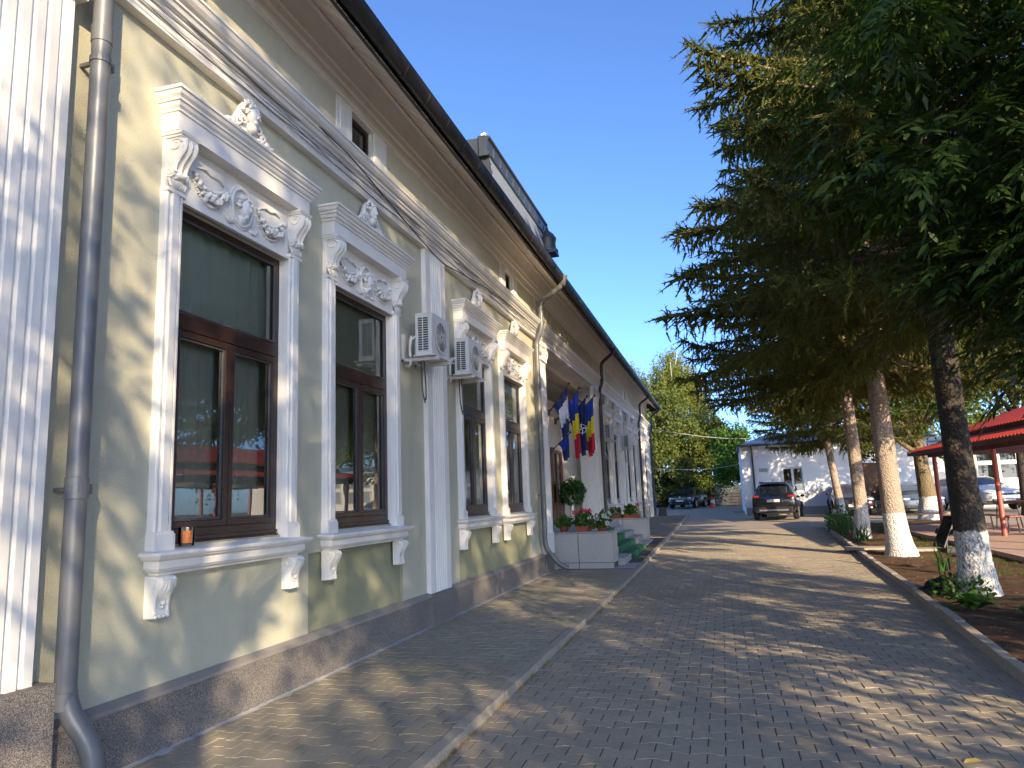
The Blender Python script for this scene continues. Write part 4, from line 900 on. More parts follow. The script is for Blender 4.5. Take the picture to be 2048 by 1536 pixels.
# stone urn with trailing plant on the landing
t = thing('planter_urn', 'white footed urn with dark trailing plant inside the porch', 'planter', (-4.45, 22.2, .86))
b = MB(); b.box(-.17, .17, -.17, .17, 0, .05); b.lathe([(.14, .05), (.06, .12), (.05, .2), (.09, .26), (.05, .32), (.05, .5), (.09, .6), (.2, .7), (.24, .86), (.22, .88), (.19, .86)], n=18); put('urn', b.mesh('urn', True, 45), 'white', t)
V, F = leaf_cloud(900, (0, 0, .98), (.36, .36, .36), .16, 5, .9); put('foliage', np_mesh('foliage', V, F), 'leaf_iris', t)
V, F = leaf_cloud(60, (0, 0, 1.3), (.14, .14, .14), .1, 6); put('flowers', np_mesh('flowers', V, F), 'petal_white', t)
def pot(label, loc, r_, h, leaves, lr, flowers=None, fmat=None, box=None):
    t = thing('flower_pot', label, 'flower pot', loc, 0, 'flower pots at the entrance'); b = MB()
    if box: b.prism_y([(-box[0] * .85, 0), (box[0] * .85, 0), (box[0], h), (-box[0], h)], -box[1], box[1])
    else: b.lathe([(r_ * .72, 0), (r_, h * .8), (r_ * 1.1, h * .8), (r_ * 1.1, h), (r_ * .9, h), (r_ * .85, h * .85)], n=16)
    put('pot', b.mesh('pot', not box, 40), 'terracotta', t); rad = (lr, box[1] if box else lr, lr * .75)
    V, F = leaf_cloud(leaves, (0, 0, h + lr * .55), rad, .1, int(loc[1] * 7 + loc[0] * 31) % 999, .2, .8); put('foliage', np_mesh('foliage', V, F), 'leaf_shrub', t)
    for k, (x, y, z) in enumerate(flowers or []):
        V, F = leaf_cloud(46, (x, y, z), (.055, .055, .045), .04, k + 3, 0, .9); V2 = np.array([[x - .003, y, h + .03], [x + .003, y, h + .03], [x, y, z], [x, y + .004, z]]); 
        fl = put('flower_head', np_mesh('flower_head', V, F), fmat, t); put('stem', np_mesh('stem', V2, [[0, 1, 2, 3]]), 'leaf_shrub', fl)
    return t
pot('small terracotta pot with dark green plant at the pier end of the low wall', (-3.55, 16.62, .87), .1, .13, 130, .15)
pot('terracotta pot of red geraniums on the nearer low wall', (-3.08, 16.62, .87), .12, .12, 220, .22, [(-.17, -.1, .42), (-.05, .03, .46), (.08, -.06, .47), (.12, .06, .44)], 'petal_red', box=(.14, .3))
pot('pot of white flowers with big leaves at the outer end of the nearer low wall', (-2.68, 16.62, .87), .12, .11, 260, .22, [(.1, -.15, .33), (.16, .02, .36), (.2, -.05, .25), (-.08, -.2, .3), (.18, -.18, .18)], 'petal_white')
pot('terracotta trough with sparse plants on the farther low wall', (-3.45, 24.3, .91), .12, .12, 150, .17, [(0, 0, .3)], 'petal_white', box=(.3, .1))
pot('terracotta trough with dense green plants on the farther low wall', (-2.95, 24.3, .91), .12, .13, 260, .2, [(.25, 0, .42)], 'petal_red', box=(.32, .1))
# stone block by the far corner
o = MB().prism_y([(-.24, 0), (.24, 0), (.2, .46), (-.2, .46)], -.2, .2).build('stone_block', 'darkgrey', loc=(-3.25, 41.4, gz(41.4) - .01), bevel=.02); tag(o, 'dark grey stone block on the ground at the far corner of the green building', 'stone block')
# fallen leaf on the road
t = np.array([[0, 0, 0], [.03, .025, .012], [.085, .02, .02], [.12, 0, .008], [.085, -.02, .01], [.03, -.025, .004]])
o = put('fallen_leaf', np_mesh('fallen_leaf', t, [[0, 1, 2, 3], [0, 3, 4, 5]]), 'leaf_fallen', None, (1.23, 5.1, .003), (0, 0, .3)); tag(o, 'single dry yellow leaf lying on the road pavers', 'leaf')
# ------------------------------------------------------------------ trees
def wood_tubes(paths, n=6):
    b = MB()
    for pts, rad in paths: b.tube(pts, rad, n)
    return b
def needles(P0, P1, k, ln, wd, r):
    """k needle triangles on every twig segment"""
    n = len(P0); d = P1 - P0; t = r.random((n, k, 1)); base = P0[:, None] + d[:, None] * t; du = unit(d)[:, None]
    rnd = r.normal(size=(n, k, 3)); rad = unit(rnd - (rnd * du).sum(-1, keepdims=True) * du); dirn = unit(du * r.uniform(.3, .9, (n, k, 1)) + rad)
    L = ln * r.uniform(.7, 1.3, (n, k, 1)); side = unit(np.cross(dirn, rad + .3 * r.normal(size=(n, k, 3)))) * wd
    V = np.stack([base - side, base + side, base + dirn * L], 2).reshape(-1, 3); return V
def ribbons(P0, P1, wd, r):
    d = unit(P1 - P0); n = len(P0); a = unit(np.cross(d, r.normal(size=(n, 3)))); b = np.cross(d, a); out = []
    for s in (a, b):
        w0 = s * wd * r.uniform(.6, 1.3, (n, 1)); m = (P0 + P1) / 2
        out += [np.stack([P0 - w0, P0 + w0, P1 + (P1 - P0) * .25], 1)]
    return np.concatenate(out).reshape(-1, 3)
def spruce(seed, H, zc, Rm, base_r, lean=(0, 0), dens=1.0, kneed=7):
    r = np.random.default_rng(seed); paths = []; S0 = []; S1 = []; dead0 = []; dead1 = []
    tx = lambda z: np.array([lean[0] * z + .05 * math.sin(z * .4 + seed), lean[1] * z + .05 * math.cos(z * .33), z])
    z = zc; whorl = 0
    while z < H - .25:
        q = (z - zc) / (H - zc); L0 = Rm * (1 - q) ** .85 * min(1, .85 + q * 2) + .15; nb = 6 if q < .8 else 5; a0 = r.uniform(0, 6.28)
        for k in range(nb):
            a = a0 + k * 2 * math.pi / nb + r.normal(0, .18); L = L0 * r.uniform(.74, 1.03); dirv = np.array([math.cos(a), math.sin(a), 0]); sidev = np.array([-math.sin(a), math.cos(a), 0])
            A = -.34 * (1 - q) + .25 * q + r.normal(0, .07); B = .17 + r.normal(0, .04); base = tx(z + r.uniform(-.15, .15)); ns = max(4, int(L / .35))
            pts = [base + dirv * L * s + np.array([0, 0, L * (A * s + B * s * s)]) + sidev * .08 * L * math.sin(s * 3 + k) * .4 for s in np.linspace(0, 1, ns + 1)]
            paths.append(([tuple(p) for p in pts], [max(.006, .012 + .011 * L * (1 - i / ns)) for i in range(ns + 1)]))
            pts = np.array(pts); m_ = max(8, int(L * 19 * dens))
            for j in range(m_):
                s = (.14 + .86 * (j + r.random()) / m_); i = min(ns - 1, int(s * ns)); p = pts[i] + (pts[i + 1] - pts[i]) * (s * ns - i); sd = 1 if j % 2 else -1
                ll = (.30 + .62 * min(1, L / 3) * (1 - s) ** .7 * (.5 + .5 * min(1, s * 4))) * r.uniform(.6, 1.25); dr = unit(sidev * sd * r.uniform(.2, 1) + dirv * r.uniform(.2, .9) + np.array([0, 0, .05 - .6 * r.random()]))
                nseg = max(1, int(ll / .2)); c = p
                for g in range(nseg):
                    e = c + dr * ll / nseg
                    (dead0 if s < .3 and r.random() < .5 and q < .6 else S0).append(c); (dead1 if len(dead0) > len(dead1) else S1).append(e); c = e; dr = unit(dr + np.array([0, 0, -.3]) + r.normal(0, .2, 3))
                if r.random() < .5:   # hanging tassel
                    c = p
                    for g in range(r.integers(1, 4)): e = c + np.array([r.normal(0, .04), r.normal(0, .04), -.15]); S0.append(c); S1.append(e); c = e
            for i in range(1, ns):
                for rep in range(6): c = pts[i] + (pts[i + 1] - pts[i]) * r.random(); S0.append(c); S1.append(c + unit(dirv * .6 + r.normal(0, .5, 3) + np.array([0, 0, .25])) * .19)
            S0.append(pts[-2]); S1.append(pts[-1] + dirv * .1)
        z += .33 if q < .5 else .28
    S0, S1 = np.array(S0), np.array(S1); V = np.concatenate([needles(S0, S1, kneed, .07, .013, r), ribbons(S0, S1, .026, r)])
    crown = np_mesh('crown', V, np.arange(len(V)).reshape(-1, 3)); crown.materials.append(M['needle'])
    D = needles(np.array(dead0), np.array(dead1), 4, .05, .006, r); dm = np_mesh('dry_twigs', D, np.arange(len(D)).reshape(-1, 3)); dm.materials.append(M['needle_dead'])
    lm = wood_tubes(paths, 5).mesh('limbs', True); lm.materials.append(M['bark'])
    return crown, dm, lm
def trunk_mesh(H, r0, lean, seed, flare=.5, n=14, top=.04):
    b = MB(); zs = [-.15, 0, .1, .25, .5, .9, 1.5, 2.4, 3.5, 5, 7, 9, 12, 15, 18, 22]; zs = [z for z in zs if z < H] + [H]
    rad = [max(top, r0 * (1 - z / H) ** .8) * (1 + flare * math.exp(-max(0, z) / .28)) for z in zs]
    b.tube([(lean[0] * max(z, 0) + .05 * math.sin(z * .4 + seed) * min(1, max(z, 0)), lean[1] * max(z, 0), z) for z in zs], rad, n)
    rg = random.Random(seed); b.v = [(x + rg.gauss(0, r0 * .035), y + rg.gauss(0, r0 * .035), z) for x, y, z in b.v]; return b.mesh('trunk', True)
SPR = [spruce(21, 17.0, 5.0, 5.3, .3, (0, 0)), spruce(34, 16.0, 4.5, 4.9, .27, (-.02, 0))]; SPR.append(SPR[1])
def spruce_tree(i, label, loc, r0, lean, seed, bark_m, H, rz=0.0, group='spruces in the garden bed', flare=.5, sc=1.0, crown_rot=0.0):
    t = thing('spruce_tree', label, 'tree', loc, rz, group); c, d, l = SPR[i]
    tm = trunk_mesh(H, r0, lean, seed, flare); tm.materials.append(M[bark_m]); put('trunk', tm, None, t)
    cr = put('crown', c, None, t, (0, 0, 0), (0, 0, crown_rot), (sc, sc, sc)); put('dry_twigs', d, None, cr); put('limbs', l, None, cr); return t
spruce_tree(0, 'dark spruce with wide limewashed trunk base beside the hosta plant', (3.42, 12.2, .03), .215, (0, 0), 3, 'bark_lime2', 18.5, flare=.42)
spruce_tree(1, 'spruce with straight sunlit trunk and flared white base on the bare soil', (3.75, 18.5, .06), .25, (-.03, 0), 5, 'bark_lime', 16.5, flare=.5, crown_rot=2.1)
spruce_tree(1, 'spruce with whitewashed foot among the iris leaves', (3.78, 23.4, gz(23.4) + .03), .2, (0, 0), 8, 'bark_lime', 17.5, flare=.35, crown_rot=.7, sc=1.05)
spruce_tree(2, 'slender leaning spruce with split whitewashed base by the parked cars', (4.45, 31.0, gz(31) + .0), .16, (-.12, 0), 12, 'bark_lime', 13, flare=.35, sc=.76, crown_rot=4.0)
# generic broadleaf
def leafy(seed, clumps, per, size, spread, aspect=.6, droop=.25, flat=False):
    r = np.random.default_rng(seed); P = []; 
    for c, rad in clumps:
        d = unit(r.normal(size=(per, 3))); P.append(np.array(c) + d * (r.random((per, 1)) ** .45) * np.array(rad) + r.normal(0, spread, (per, 3)))
    P = np.concatenate(P); n = len(P); ax = unit(r.normal(size=(n, 3)) + np.array([0, 0, -droop])); sd = unit(np.cross(ax, r.normal(size=(n, 3)))); s = size * r.uniform(.55, 1.25, (n, 1)); up = np.cross(ax, sd) * s * .08
    V = np.stack([P, P + ax * s * .45 + sd * s * aspect * .5 + up, P + ax * s, P + ax * s * .45 - sd * s * aspect * .5 + up], 1).reshape(-1, 3); return V, np.arange(4 * n).reshape(-1, 4)
def crown_clumps(seed, n, c, rad, cr, zmin=-9):
    r = np.random.default_rng(seed); out = []
    while len(out) < n:
        d = unit(r.normal(size=3)); q = r.random() ** .35; p = np.array(c) + d * q * np.array(rad)
        if p[2] < zmin: continue
        k = cr * r.uniform(.6, 1.35); out.append((p, (k, k, k * .75)))
    return out
def broadleaf(name, label, loc, H, trunk_r, cl, per, size, leaf_m, bark_m, seed, group, lean=(0, 0), spread=.12, aspect=.6, droop=.25, flare=.35, mesh=None):
    t = thing(name, label, 'tree', loc, 0, group); th = H
    tm = trunk_mesh(th, trunk_r, lean, seed, flare, top=trunk_r * .25); tm.materials.append(M[bark_m]); put('trunk', tm, None, t)
    if mesh is None:
        V, F = leafy(seed, cl, per, size, spread, aspect, droop); mesh = np_mesh('crown', V, F); mesh.materials.append(M[leaf_m])
    cr = put('crown', mesh, None, t); paths = []; rg = random.Random(seed)
    for c, rad in rg.sample(cl, min(len(cl), 26)):
        z0 = min(th * .95, max(th * .4, c[2] * .7)); p0 = Vector((lean[0] * z0, lean[1] * z0, z0)); p2 = Vector(c); p1 = p0.lerp(p2, .5) + Vector((0, 0, .12 * (p2 - p0).length)); paths.append(([p0, p1, p2], [trunk_r * .32, trunk_r * .18, .012]))
    put('limbs', wood_tubes(paths, 6).mesh('limbs', True), bark_m, t); return t
# ash-like tree whose boughs hang into the upper right of the view
def pinnate(seed, n, cl, ln=.36):
    r = np.random.default_rng(seed); c = np.array([q[0] for q in cl]); rd = np.array([q[1] for q in cl]); k = r.integers(0, len(cl), n); d = unit(r.normal(size=(n, 3))); P = c[k] + d * (r.random((n, 1)) ** .45) * rd[k]
    out = unit(d * np.array([1, 1, .3]) + np.array([-.35, -.1, -.25]) + r.normal(0, .35, (n, 3))); V = []
    for j in range(9):
        s = (j // 2 + 1) / 5 * ln; droop = np.array([0, 0, -1.0]) * (s / ln) ** 2 * .35 * ln
        p = P + out * s + droop; side = unit(np.cross(out, np.array([0, 0, 1.0]) + r.normal(0, .2, (n, 3)))); sgn = 1 if j % 2 else -1
        ax = unit(out * .75 + side * sgn * .8 + np.array([0, 0, -.35])) if j < 8 else unit(out + np.array([0, 0, -.4])); nrm = unit(np.cross(ax, side + r.normal(0, .25, (n, 3)))); wv = np.cross(nrm, ax); L = .155 * r.uniform(.7, 1.25, (n, 1)); w_ = L * .145
        a = p; b1 = p + ax * L * .35 + wv * w_ - nrm * w_ * .3; b2 = p + ax * L * .35 - wv * w_ - nrm * w_ * .3; m1 = p + ax * L * .7 + wv * w_ * .7; m2 = p + ax * L * .7 - wv * w_ * .7; tip = p + ax * L - np.array([0, 0, .012])
        V.append(np.stack([a, b2, m2, tip, m1, b1], 1))
    V = np.concatenate(V).reshape(-1, 3); return V, np.arange(len(V)).reshape(-1, 6)
acl = crown_clumps(9, 130, (-.7, .4, 5.4), (3.0, 3.2, 2.9), .72, 2.75) 
acl = [(p, q) for p, q in acl if not (p[0] < -2.3 and p[2] < 5.9 + 1.0 * p[0] * 0 and p[2] < 3.9 + (-p[0] - 2.3) * .6)]
rg = random.Random(2); acl += [((rg.uniform(-3.0, -.8), rg.uniform(-1.2, .8), rg.uniform(2.5, 4.2)), (.55, .55, .4)) for _ in range(26)]; acl = [(p, q) for p, q in acl if p[0] > -2.75 or p[2] > 3.3]
V, F = pinnate(14, 6000, acl); am = np_mesh('crown', V, F); am.materials.append(M['leaf_dark'])
broadleaf('ash_tree', 'dark leafy ash tree with long drooping leaflets overhanging the road', (5.2, 7.4, .03), 7.5, .22, acl, 0, 0, 'leaf_dark', 'bark_dark', 9, 'garden trees', mesh=am)
# shade trees standing behind the camera (their shadows dapple the facade and road)
def gen_shade(seed, H, rad, z0, n, per):
    cl = crown_clumps(seed, n, (0, 0, (H + z0) / 2), (rad, rad, (H - z0) / 2), .75, z0); V, F = leafy(seed, cl, per, .19, .15, .55); mm = np_mesh('crown', V, F); mm.materials.append(M['leaf_mid']); return cl, mm
SH = [gen_shade(70, 14.0, 3.0, 4.2, 86, 135), gen_shade(71, 6.0, 2.6, 1.8, 22, 190), gen_shade(72, 18, 3.8, 7, 34, 90), gen_shade(73, 9.2, 2.5, 4.4, 24, 100)]
SHADE = [(3.6, -5.3, 3, 1.0, 0.0, 'light crowned shade tree close to the kerb behind the viewpoint'), (6.6, -4.6, 0, 1.0, 0.0, 'tall shade tree behind the viewpoint opposite the first two windows'), (9.6, -8.6, 0, 1.1, 2.0, 'tallest shade tree behind the viewpoint, at the back of the garden'),
         (5.0, -1.2, 1, .8, 1.0, 'low shade tree at the kerb just behind the viewpoint'), (9.2, .8, 1, 1.0, 4.0, 'low shade tree in the garden beside the ash tree'),
         (5.0, 3.3, 1, .85, 5.0, 'small low shade tree at the kerb next to the ash tree'), (17, -24, 2, 1.1, .5, 'distant sparse tree far behind the viewpoint')]
for x, y, k, s, rz, lb in SHADE:
    cl, mm = SH[k]; t = broadleaf('shade_tree', lb, (x, y, -.02), (11.0, 4.5, 12.0, 7.0)[k], .18, cl, 0, 0, 'leaf_mid', 'bark_dark', 40 + k, 'garden trees', mesh=mm); t.rotation_euler = (0, 0, rz); t.scale = (s, s, s)
# ------------------------------------------------------------------ trees behind
def bt(name, label, x, y, H, tr, c, rad, cr, n, per, size, lm, bm, seed, zmin=.8, **k):
    return broadleaf(name, label, (x, y, gz(y) - .06), H, tr, crown_clumps(seed, n, c, rad, cr, zmin), per, size, lm, bm, seed, 'trees behind the yard', **k)
def birch(seed):
    r = np.random.default_rng(seed); S0 = []; S1 = []
    for k in range(1300):
        a = r.uniform(0, 6.28); q = r.random() ** .6; rr = 3.6 * q; z = 13.6 - 7.5 * (q ** 2) * r.uniform(.6, 1) - r.uniform(0, 3); c = np.array([rr * math.cos(a), rr * math.sin(a), z]); 
        for g in range(r.integers(5, 12)): e = c + np.array([r.normal(0, .06), r.normal(0, .06), -.24]); S0.append(c); S1.append(e); c = e
    S0, S1 = np.array(S0), np.array(S1); n = len(S0); k = 4
    P = (S0[:, None] + (S1 - S0)[:, None] * r.random((n, k, 1)) + r.normal(0, .06, (n, k, 3))).reshape(-1, 3); m_ = len(P); ax = unit(r.normal(size=(m_, 3)) + np.array([0, 0, -.8])); sd = unit(np.cross(ax, r.normal(size=(m_, 3)))); s = .15 * r.uniform(.6, 1.2, (m_, 1))
    V = np.stack([P, P + ax * s * .4 + sd * s * .4, P + ax * s, P + ax * s * .4 - sd * s * .4], 1).reshape(-1, 3); return np_mesh('crown', V, np.arange(len(V)).reshape(-1, 4))
bmx = birch(5); bmx.materials.append(M['leaf_birch'])
bcl = crown_clumps(6, 30, (0, 0, 10), (3, 3, 3.4), .5, 4)
broadleaf('birch_tree', 'tall pale yellow green weeping birch behind the shrubs', (-3.4, 62, .6), 12.5, .2, bcl, 0, 0, 'leaf_birch', 'bark_birch', 5, 'trees behind the yard', mesh=bmx)
t2 = broadleaf('birch_tree', 'second weeping birch mostly behind the green building end', (-7.6, 66, .6), 12.5, .2, bcl, 0, 0, 'leaf_birch', 'bark_birch', 6, 'trees behind the yard', mesh=bmx); t2.rotation_euler = (0, 0, 2)
bt('leafy_tree', 'rounded bright green tree at the corner of the green building', -4.2, 55.5, 5.5, .14, (0, 0, 4.6), (3.0, 2.4, 3.9), .75, 120, 200, .22, 'leaf_mid', 'bark_dark', 31, .6)
bt('leafy_tree', 'dense green tree above the dark parked car', -1.0, 57.5, 5, .14, (0, 0, 4.0), (2.8, 2.2, 3.0), .7, 105, 200, .22, 'leaf_mid', 'bark_dark', 32, 1.2)
bt('leafy_tree', 'broad leaved shrub tree beside the white building corner', 1.6, 50.5, 4.2, .1, (-.6, 0, 3.5), (1.7, 1.6, 1.9), .55, 60, 130, .2, 'leaf_shrub', 'bark_dark', 33, 1.4)
bt('leafy_tree', 'tree rising behind the white building roof', 6.5, 52, 9, .25, (0, 0, 8), (4.5, 3.2, 4.2), 1.0, 80, 120, .26, 'leaf_mid', 'bark_dark', 34, 3)
bt('leafy_tree', 'sunlit tree behind the garage roof', 14.5, 53, 8, .25, (0, 0, 7), (4.8, 3.2, 4.4), 1.0, 90, 120, .26, 'leaf_birch', 'bark_dark', 35, 3)
bt('leafy_tree', 'tree behind the garage towards the road end', 23, 55, 8, .25, (0, 0, 7.4), (5, 3.2, 4.6), 1.0, 80, 110, .28, 'leaf_mid', 'bark_dark', 36, 3)
bt('leafy_tree', 'tall tree behind the pavilion roof', 11.4, 33.2, 9, .22, (0, 0, 7.6), (3.6, 3.0, 4.3), .85, 90, 130, .2, 'leaf_birch', 'bark_dark', 37, 3)
bt('leafy_tree', 'wide tree past the pavilion and the chairs', 16.2, 31, 9, .22, (0, 0, 7), (4, 3.4, 4.6), .95, 80, 120, .2, 'leaf_mid', 'bark_dark', 38, 2.4)
bt('ash_tree', 'thick trunked ash with tall whitewashed base next to the parked cars', 7.65, 32.0, 6.5, .36, (-.3, 0, 5.3), (3.0, 2.6, 3.0), .7, 85, 130, .17, 'leaf_dark', 'bark_lime3', 39, 2.5, flare=.45, lean=(-.05, 0))
bt('leafy_tree', 'hedge tree at the far left of the yard', -8.5, 57, 5, .14, (0, 0, 4.4), (3.2, 2.4, 3.6), .75, 60, 120, .2, 'leaf_mid', 'bark_dark', 40, .6)
# hedge under the trees
for x, y, lb in ((-5.0, 56.0, 'dark hedge under the trees left of the parked teal car'), (-1.6, 56.8, 'dark hedge behind the teal car and the traffic cone'), (1.6, 56.0, 'hedge behind the dark slatted fence')):
    cl = crown_clumps(int(x * 10) % 97, 40, (0, 0, 1.4), (2.2, .9, 1.3), .5, .2); V, F = leafy(9, cl, 150, .18, .1); t = thing('hedge', lb, 'hedge', (x, y, gz(y) - .06), 0, 'hedges')
    put('foliage', np_mesh('foliage', V, F), 'leaf_dark', t); put('stems', wood_tubes([((0, 0, 0), c[0]) and ([(c[0][0] * .6, c[0][1] * .6, 0), tuple(c[0])], [.03, .01]) for c in cl[:6]]).mesh('stems'), 'bark_dark', t)
# ------------------------------------------------------------------ white building
wb = thing('white_building', 'low white rendered building with blue grey roof behind the parked cars', 'building', (5.4, 43, gz(40)))
YW = 39.6; zb = gz(YW) - .05
def wallf(name, mat, y, x0, x1, z0, z1, holes, par):
    xs = sorted({x0, x1, *[h[0] for h in holes], *[h[1] for h in holes]}); zs = sorted({z0, z1, *[h[2] for h in holes], *[h[3] for h in holes]}); b = MB()
    for a, c in zip(xs, xs[1:]):
        for e, f in zip(zs, zs[1:]):
            if any(h[0] < (a + c) / 2 < h[1] and h[2] < (e + f) / 2 < h[3] for h in holes): continue
            b.quad((a, y, e), (c, y, e), (c, y, f), (a, y, f))
    return b.build(name, mat, par)
wh = [(2.98, 3.98, 1.5, 2.75), (6.75, 7.5, .95, 2.8)]
wallf('wall', 'white_b', YW, 1.1, 9.7, zb, 3.98, wh, wb)
for x in (1.1, 9.7): b = MB(); b.quad((x, YW, zb), (x, YW + 7, zb), (x, YW + 7, 3.98), (x, YW, 3.98)); b.build('side_wall', 'white_b', wb)
b = MB(); b.box(1.12, 9.68, YW - .03, YW - .002, zb, .78); b.build('plinth', 'granite', wb)
b = MB(); b.box(1.0, 9.75, YW - .1, YW + .01, 3.74, 3.98); b.box(1.1, 9.7, YW - .04, YW + .01, 3.38, 3.44); b.build('cornice', 'white_b', wb, bevel=.01)
for k in range(7):
    b = MB(); b.box(1.06, 1.50 if k % 2 else 1.42, YW - .035, YW + .005, .82 + k * .41, .82 + k * .41 + .385); b.build('quoin', 'white_b', wb, bevel=.012)
b = MB(); b.add([(.9, YW - .35, 3.95), (10, YW - .35, 3.95), (10, YW + 3.5, 4.75), (2.6, YW + 3.5, 4.75), (.9, YW + 7.3, 3.95), (10, YW + 7.3, 3.95)], [(0, 1, 2, 3), (0, 3, 4), (4, 3, 2, 5)]); b.build('roof', 'roofblue', wb)
b = MB(); b.box(.88, 10, YW - .44, YW - .34, 3.9, 4.0); b.box(.9, 10, YW - .35, YW - .05, 3.9, 3.93); b.build('gutter', 'darkgrey', wb)
b = MB(); b.tube(arc([(1.55, YW - .38, 3.9), (1.6, YW - .1, 3.7), (1.6, YW - .1, zb)]), .05, 10); b.build('downpipe', 'darkgrey', wb, smooth=True)
f = MB(); x0, x1 = 2.98, 3.98
for q in ((x0, x0 + .07, 1.5, 2.75), (x1 - .07, x1, 1.5, 2.75), (x0 + .07, x1 - .07, 2.68, 2.75), (x0 + .07, x1 - .07, 1.5, 1.57), (3.42, 3.53, 1.57, 2.68), (3.53, x1 - .07, 1.82, 1.92)): f.box(q[0], q[1], YW + .04, YW + .1, q[2], q[3])
wn = f.build('window', 'white_b', wb)
for q in ((x0 + .07, 3.42, 1.57, 2.68), (3.53, x1 - .07, 1.92, 2.68), (3.53, x1 - .07, 1.57, 1.82)):
    g = MB(); g.quad((q[0], YW + .07, q[2]), (q[1], YW + .07, q[2]), (q[1], YW + .07, q[3]), (q[0], YW + .07, q[3])); put('pane', g.mesh('pane'), 'glass', wn)
g = MB(); g.box(x0 - .06, x1 + .08, YW - .08, YW + .06, 1.44, 1.5); put('sill', g.mesh('sill'), 'white_b', wn)
g = MB(); g.box(x0 - .05, x0, YW - .02, YW + .0, 1.5, 2.8); g.box(x1, x1 + .05, YW - .02, YW, 1.5, 2.8); g.box(x0, x1, YW - .02, YW, 2.755, 2.8); put('surround', g.mesh('surround'), 'white_b', wn)
g = MB(); vs = []; fs = []
for k in range(31): vs += [(x0 + k / 30, YW + .2 + .03 * math.sin(k * 1.6), 1.4), (x0 + k / 30, YW + .2 + .03 * math.sin(k * 1.6), 2.8)]
g.add(vs, [(2 * k, 2 * k + 1, 2 * k + 3, 2 * k + 2) for k in range(30)]); put('curtain', g.mesh('curtain'), 'kraft', wn)
g = MB(); g.box(6.75, 7.5, YW + .05, YW + .1, .95, 2.8); sh_ = g.build('shutter', 'kraft', wb)
g = MB(); g.box(6.7, 7.55, YW - .05, YW + .05, .88, .95); put('sill', g.mesh('sill'), 'white_b', sh_)
g = MB(); g.box(1.88, 2.3, YW - .03, YW - .003, 2.58, 2.76); o = g.build('wall_plaque', 'mortar'); tag(o, 'small grey plaque on the white building wall', 'plaque')
# ------------------------------------------------------------------ sunlit garage with glazed front
ga = thing('garage', 'sunlit white garage with big gridded windows behind the pavilion', 'building', (16, 44, gz(42)))
YG = 41.6; zg = gz(YG) - .05; gh = []
for i in range(6):
    a = 12.3 + i * 1.02
    gh += [(a, a + .76, 1.78, 2.52), (a, a + .76, 2.66, 3.16)]
wallf('wall', 'white_lit', YG, 9.9, 22, zg, 3.7, gh, ga)
b = MB(); b.quad((9.9, YG, zg), (9.9, YG + 6, zg), (9.9, YG + 6, 3.7), (9.9, YG, 3.7)); b.build('side_wall', 'white_lit', ga)
b = MB(); b.add([(9.6, YG - .4, 3.68), (22.3, YG - .4, 3.68), (22.3, YG + 6, 4.4), (9.6, YG + 6, 4.4)], [(0, 1, 2, 3)]); b.box(9.6, 22.3, YG - .42, YG - .36, 3.58, 3.72); b.build('roof', 'roofblue', ga)
for q in gh:
    g = MB(); g.box(q[0], q[1], YG + .05, YG + .06, q[2], q[3]); g.build('pane', 'carglass', ga)
    g = MB()
    for e in ((q[0] - .02, q[0] + .03, q[2], q[3]), (q[1] - .03, q[1] + .02, q[2], q[3]), (q[0] + .03, q[1] - .03, q[2] - .02, q[2] + .03), (q[0] + .03, q[1] - .03, q[3] - .03, q[3] + .02)): g.box(e[0], e[1], YG - .03, YG + .04, e[2], e[3])
    g.build('window_frame', 'white_lit', ga)
for x in (10.25, 11.95):
    g = MB(); g.box(x - .12, x + .12, YG - .06, YG - .002, zg, 3.58); g.build('pilaster', 'white_lit', ga, bevel=.01)
g = MB(); g.box(10.45, 11.75, YG + .02, YG + .05, zg, 2.9); g.build('garage_door', 'mortar', ga)
b = MB(); b.box(10.4, 11.8, YG - .02, YG - .003, 2.9, 3.0); b.build('door_lintel', 'white_lit', ga)
# dark fence at the end of the yard
fe = thing('slatted_fence', 'dark grey slatted fence at the end of the yard behind the cone', 'fence', (1.0, 54.2, gz(54)))
for k in range(7):
    b = MB(); b.box(-.55, 4.2, 54.2, 54.23, gz(54) + .06 + k * .2, gz(54) + .06 + k * .2 + .17); b.build('slat', 'darkgrey', fe)
for x in (-.5, 1.0, 2.5, 4.0):
    b = MB(); b.box(x - .03, x + .03, 54.235, 54.3, gz(54) - .05, gz(54) + 1.5); b.build('post', 'darkgrey', fe)
b = MB(); b.box(.55, 1.2, 43.2, 43.35, gz(43) - .1, gz(43) + .08); b.box(.55, .68, 43.35, 48, gz(43) - .1, gz(43) + .1); o = b.build('corner_kerb', 'kerb'); struct(o)
# traffic cone
t = thing('traffic_cone', 'orange traffic cone with white band by the parked teal car', 'cone', (-.75, 52.3, gz(52.3)))
b = MB(); b.box(-.2, .2, -.2, .2, 0, .04); b.lathe([(.15, .04), (.11, .3), (.105, .3), (.03, .78), (.02, .79)], n=18); put('cone', b.mesh('cone', True, 40), 'orange', t)
b = MB(); b.lathe([(.112, .32), (.078, .52), (.072, .52), (.1, .32)], n=18); put('band', b.mesh('band', True, 40), 'plate', t)
b = MB(); b.lathe([(.05, .8), (.06, .9), (.05, 1.0), (.05, 1.3), (.03, 1.32)], n=12); put('lamp', b.mesh('lamp', True, 40), 'redlens', t)
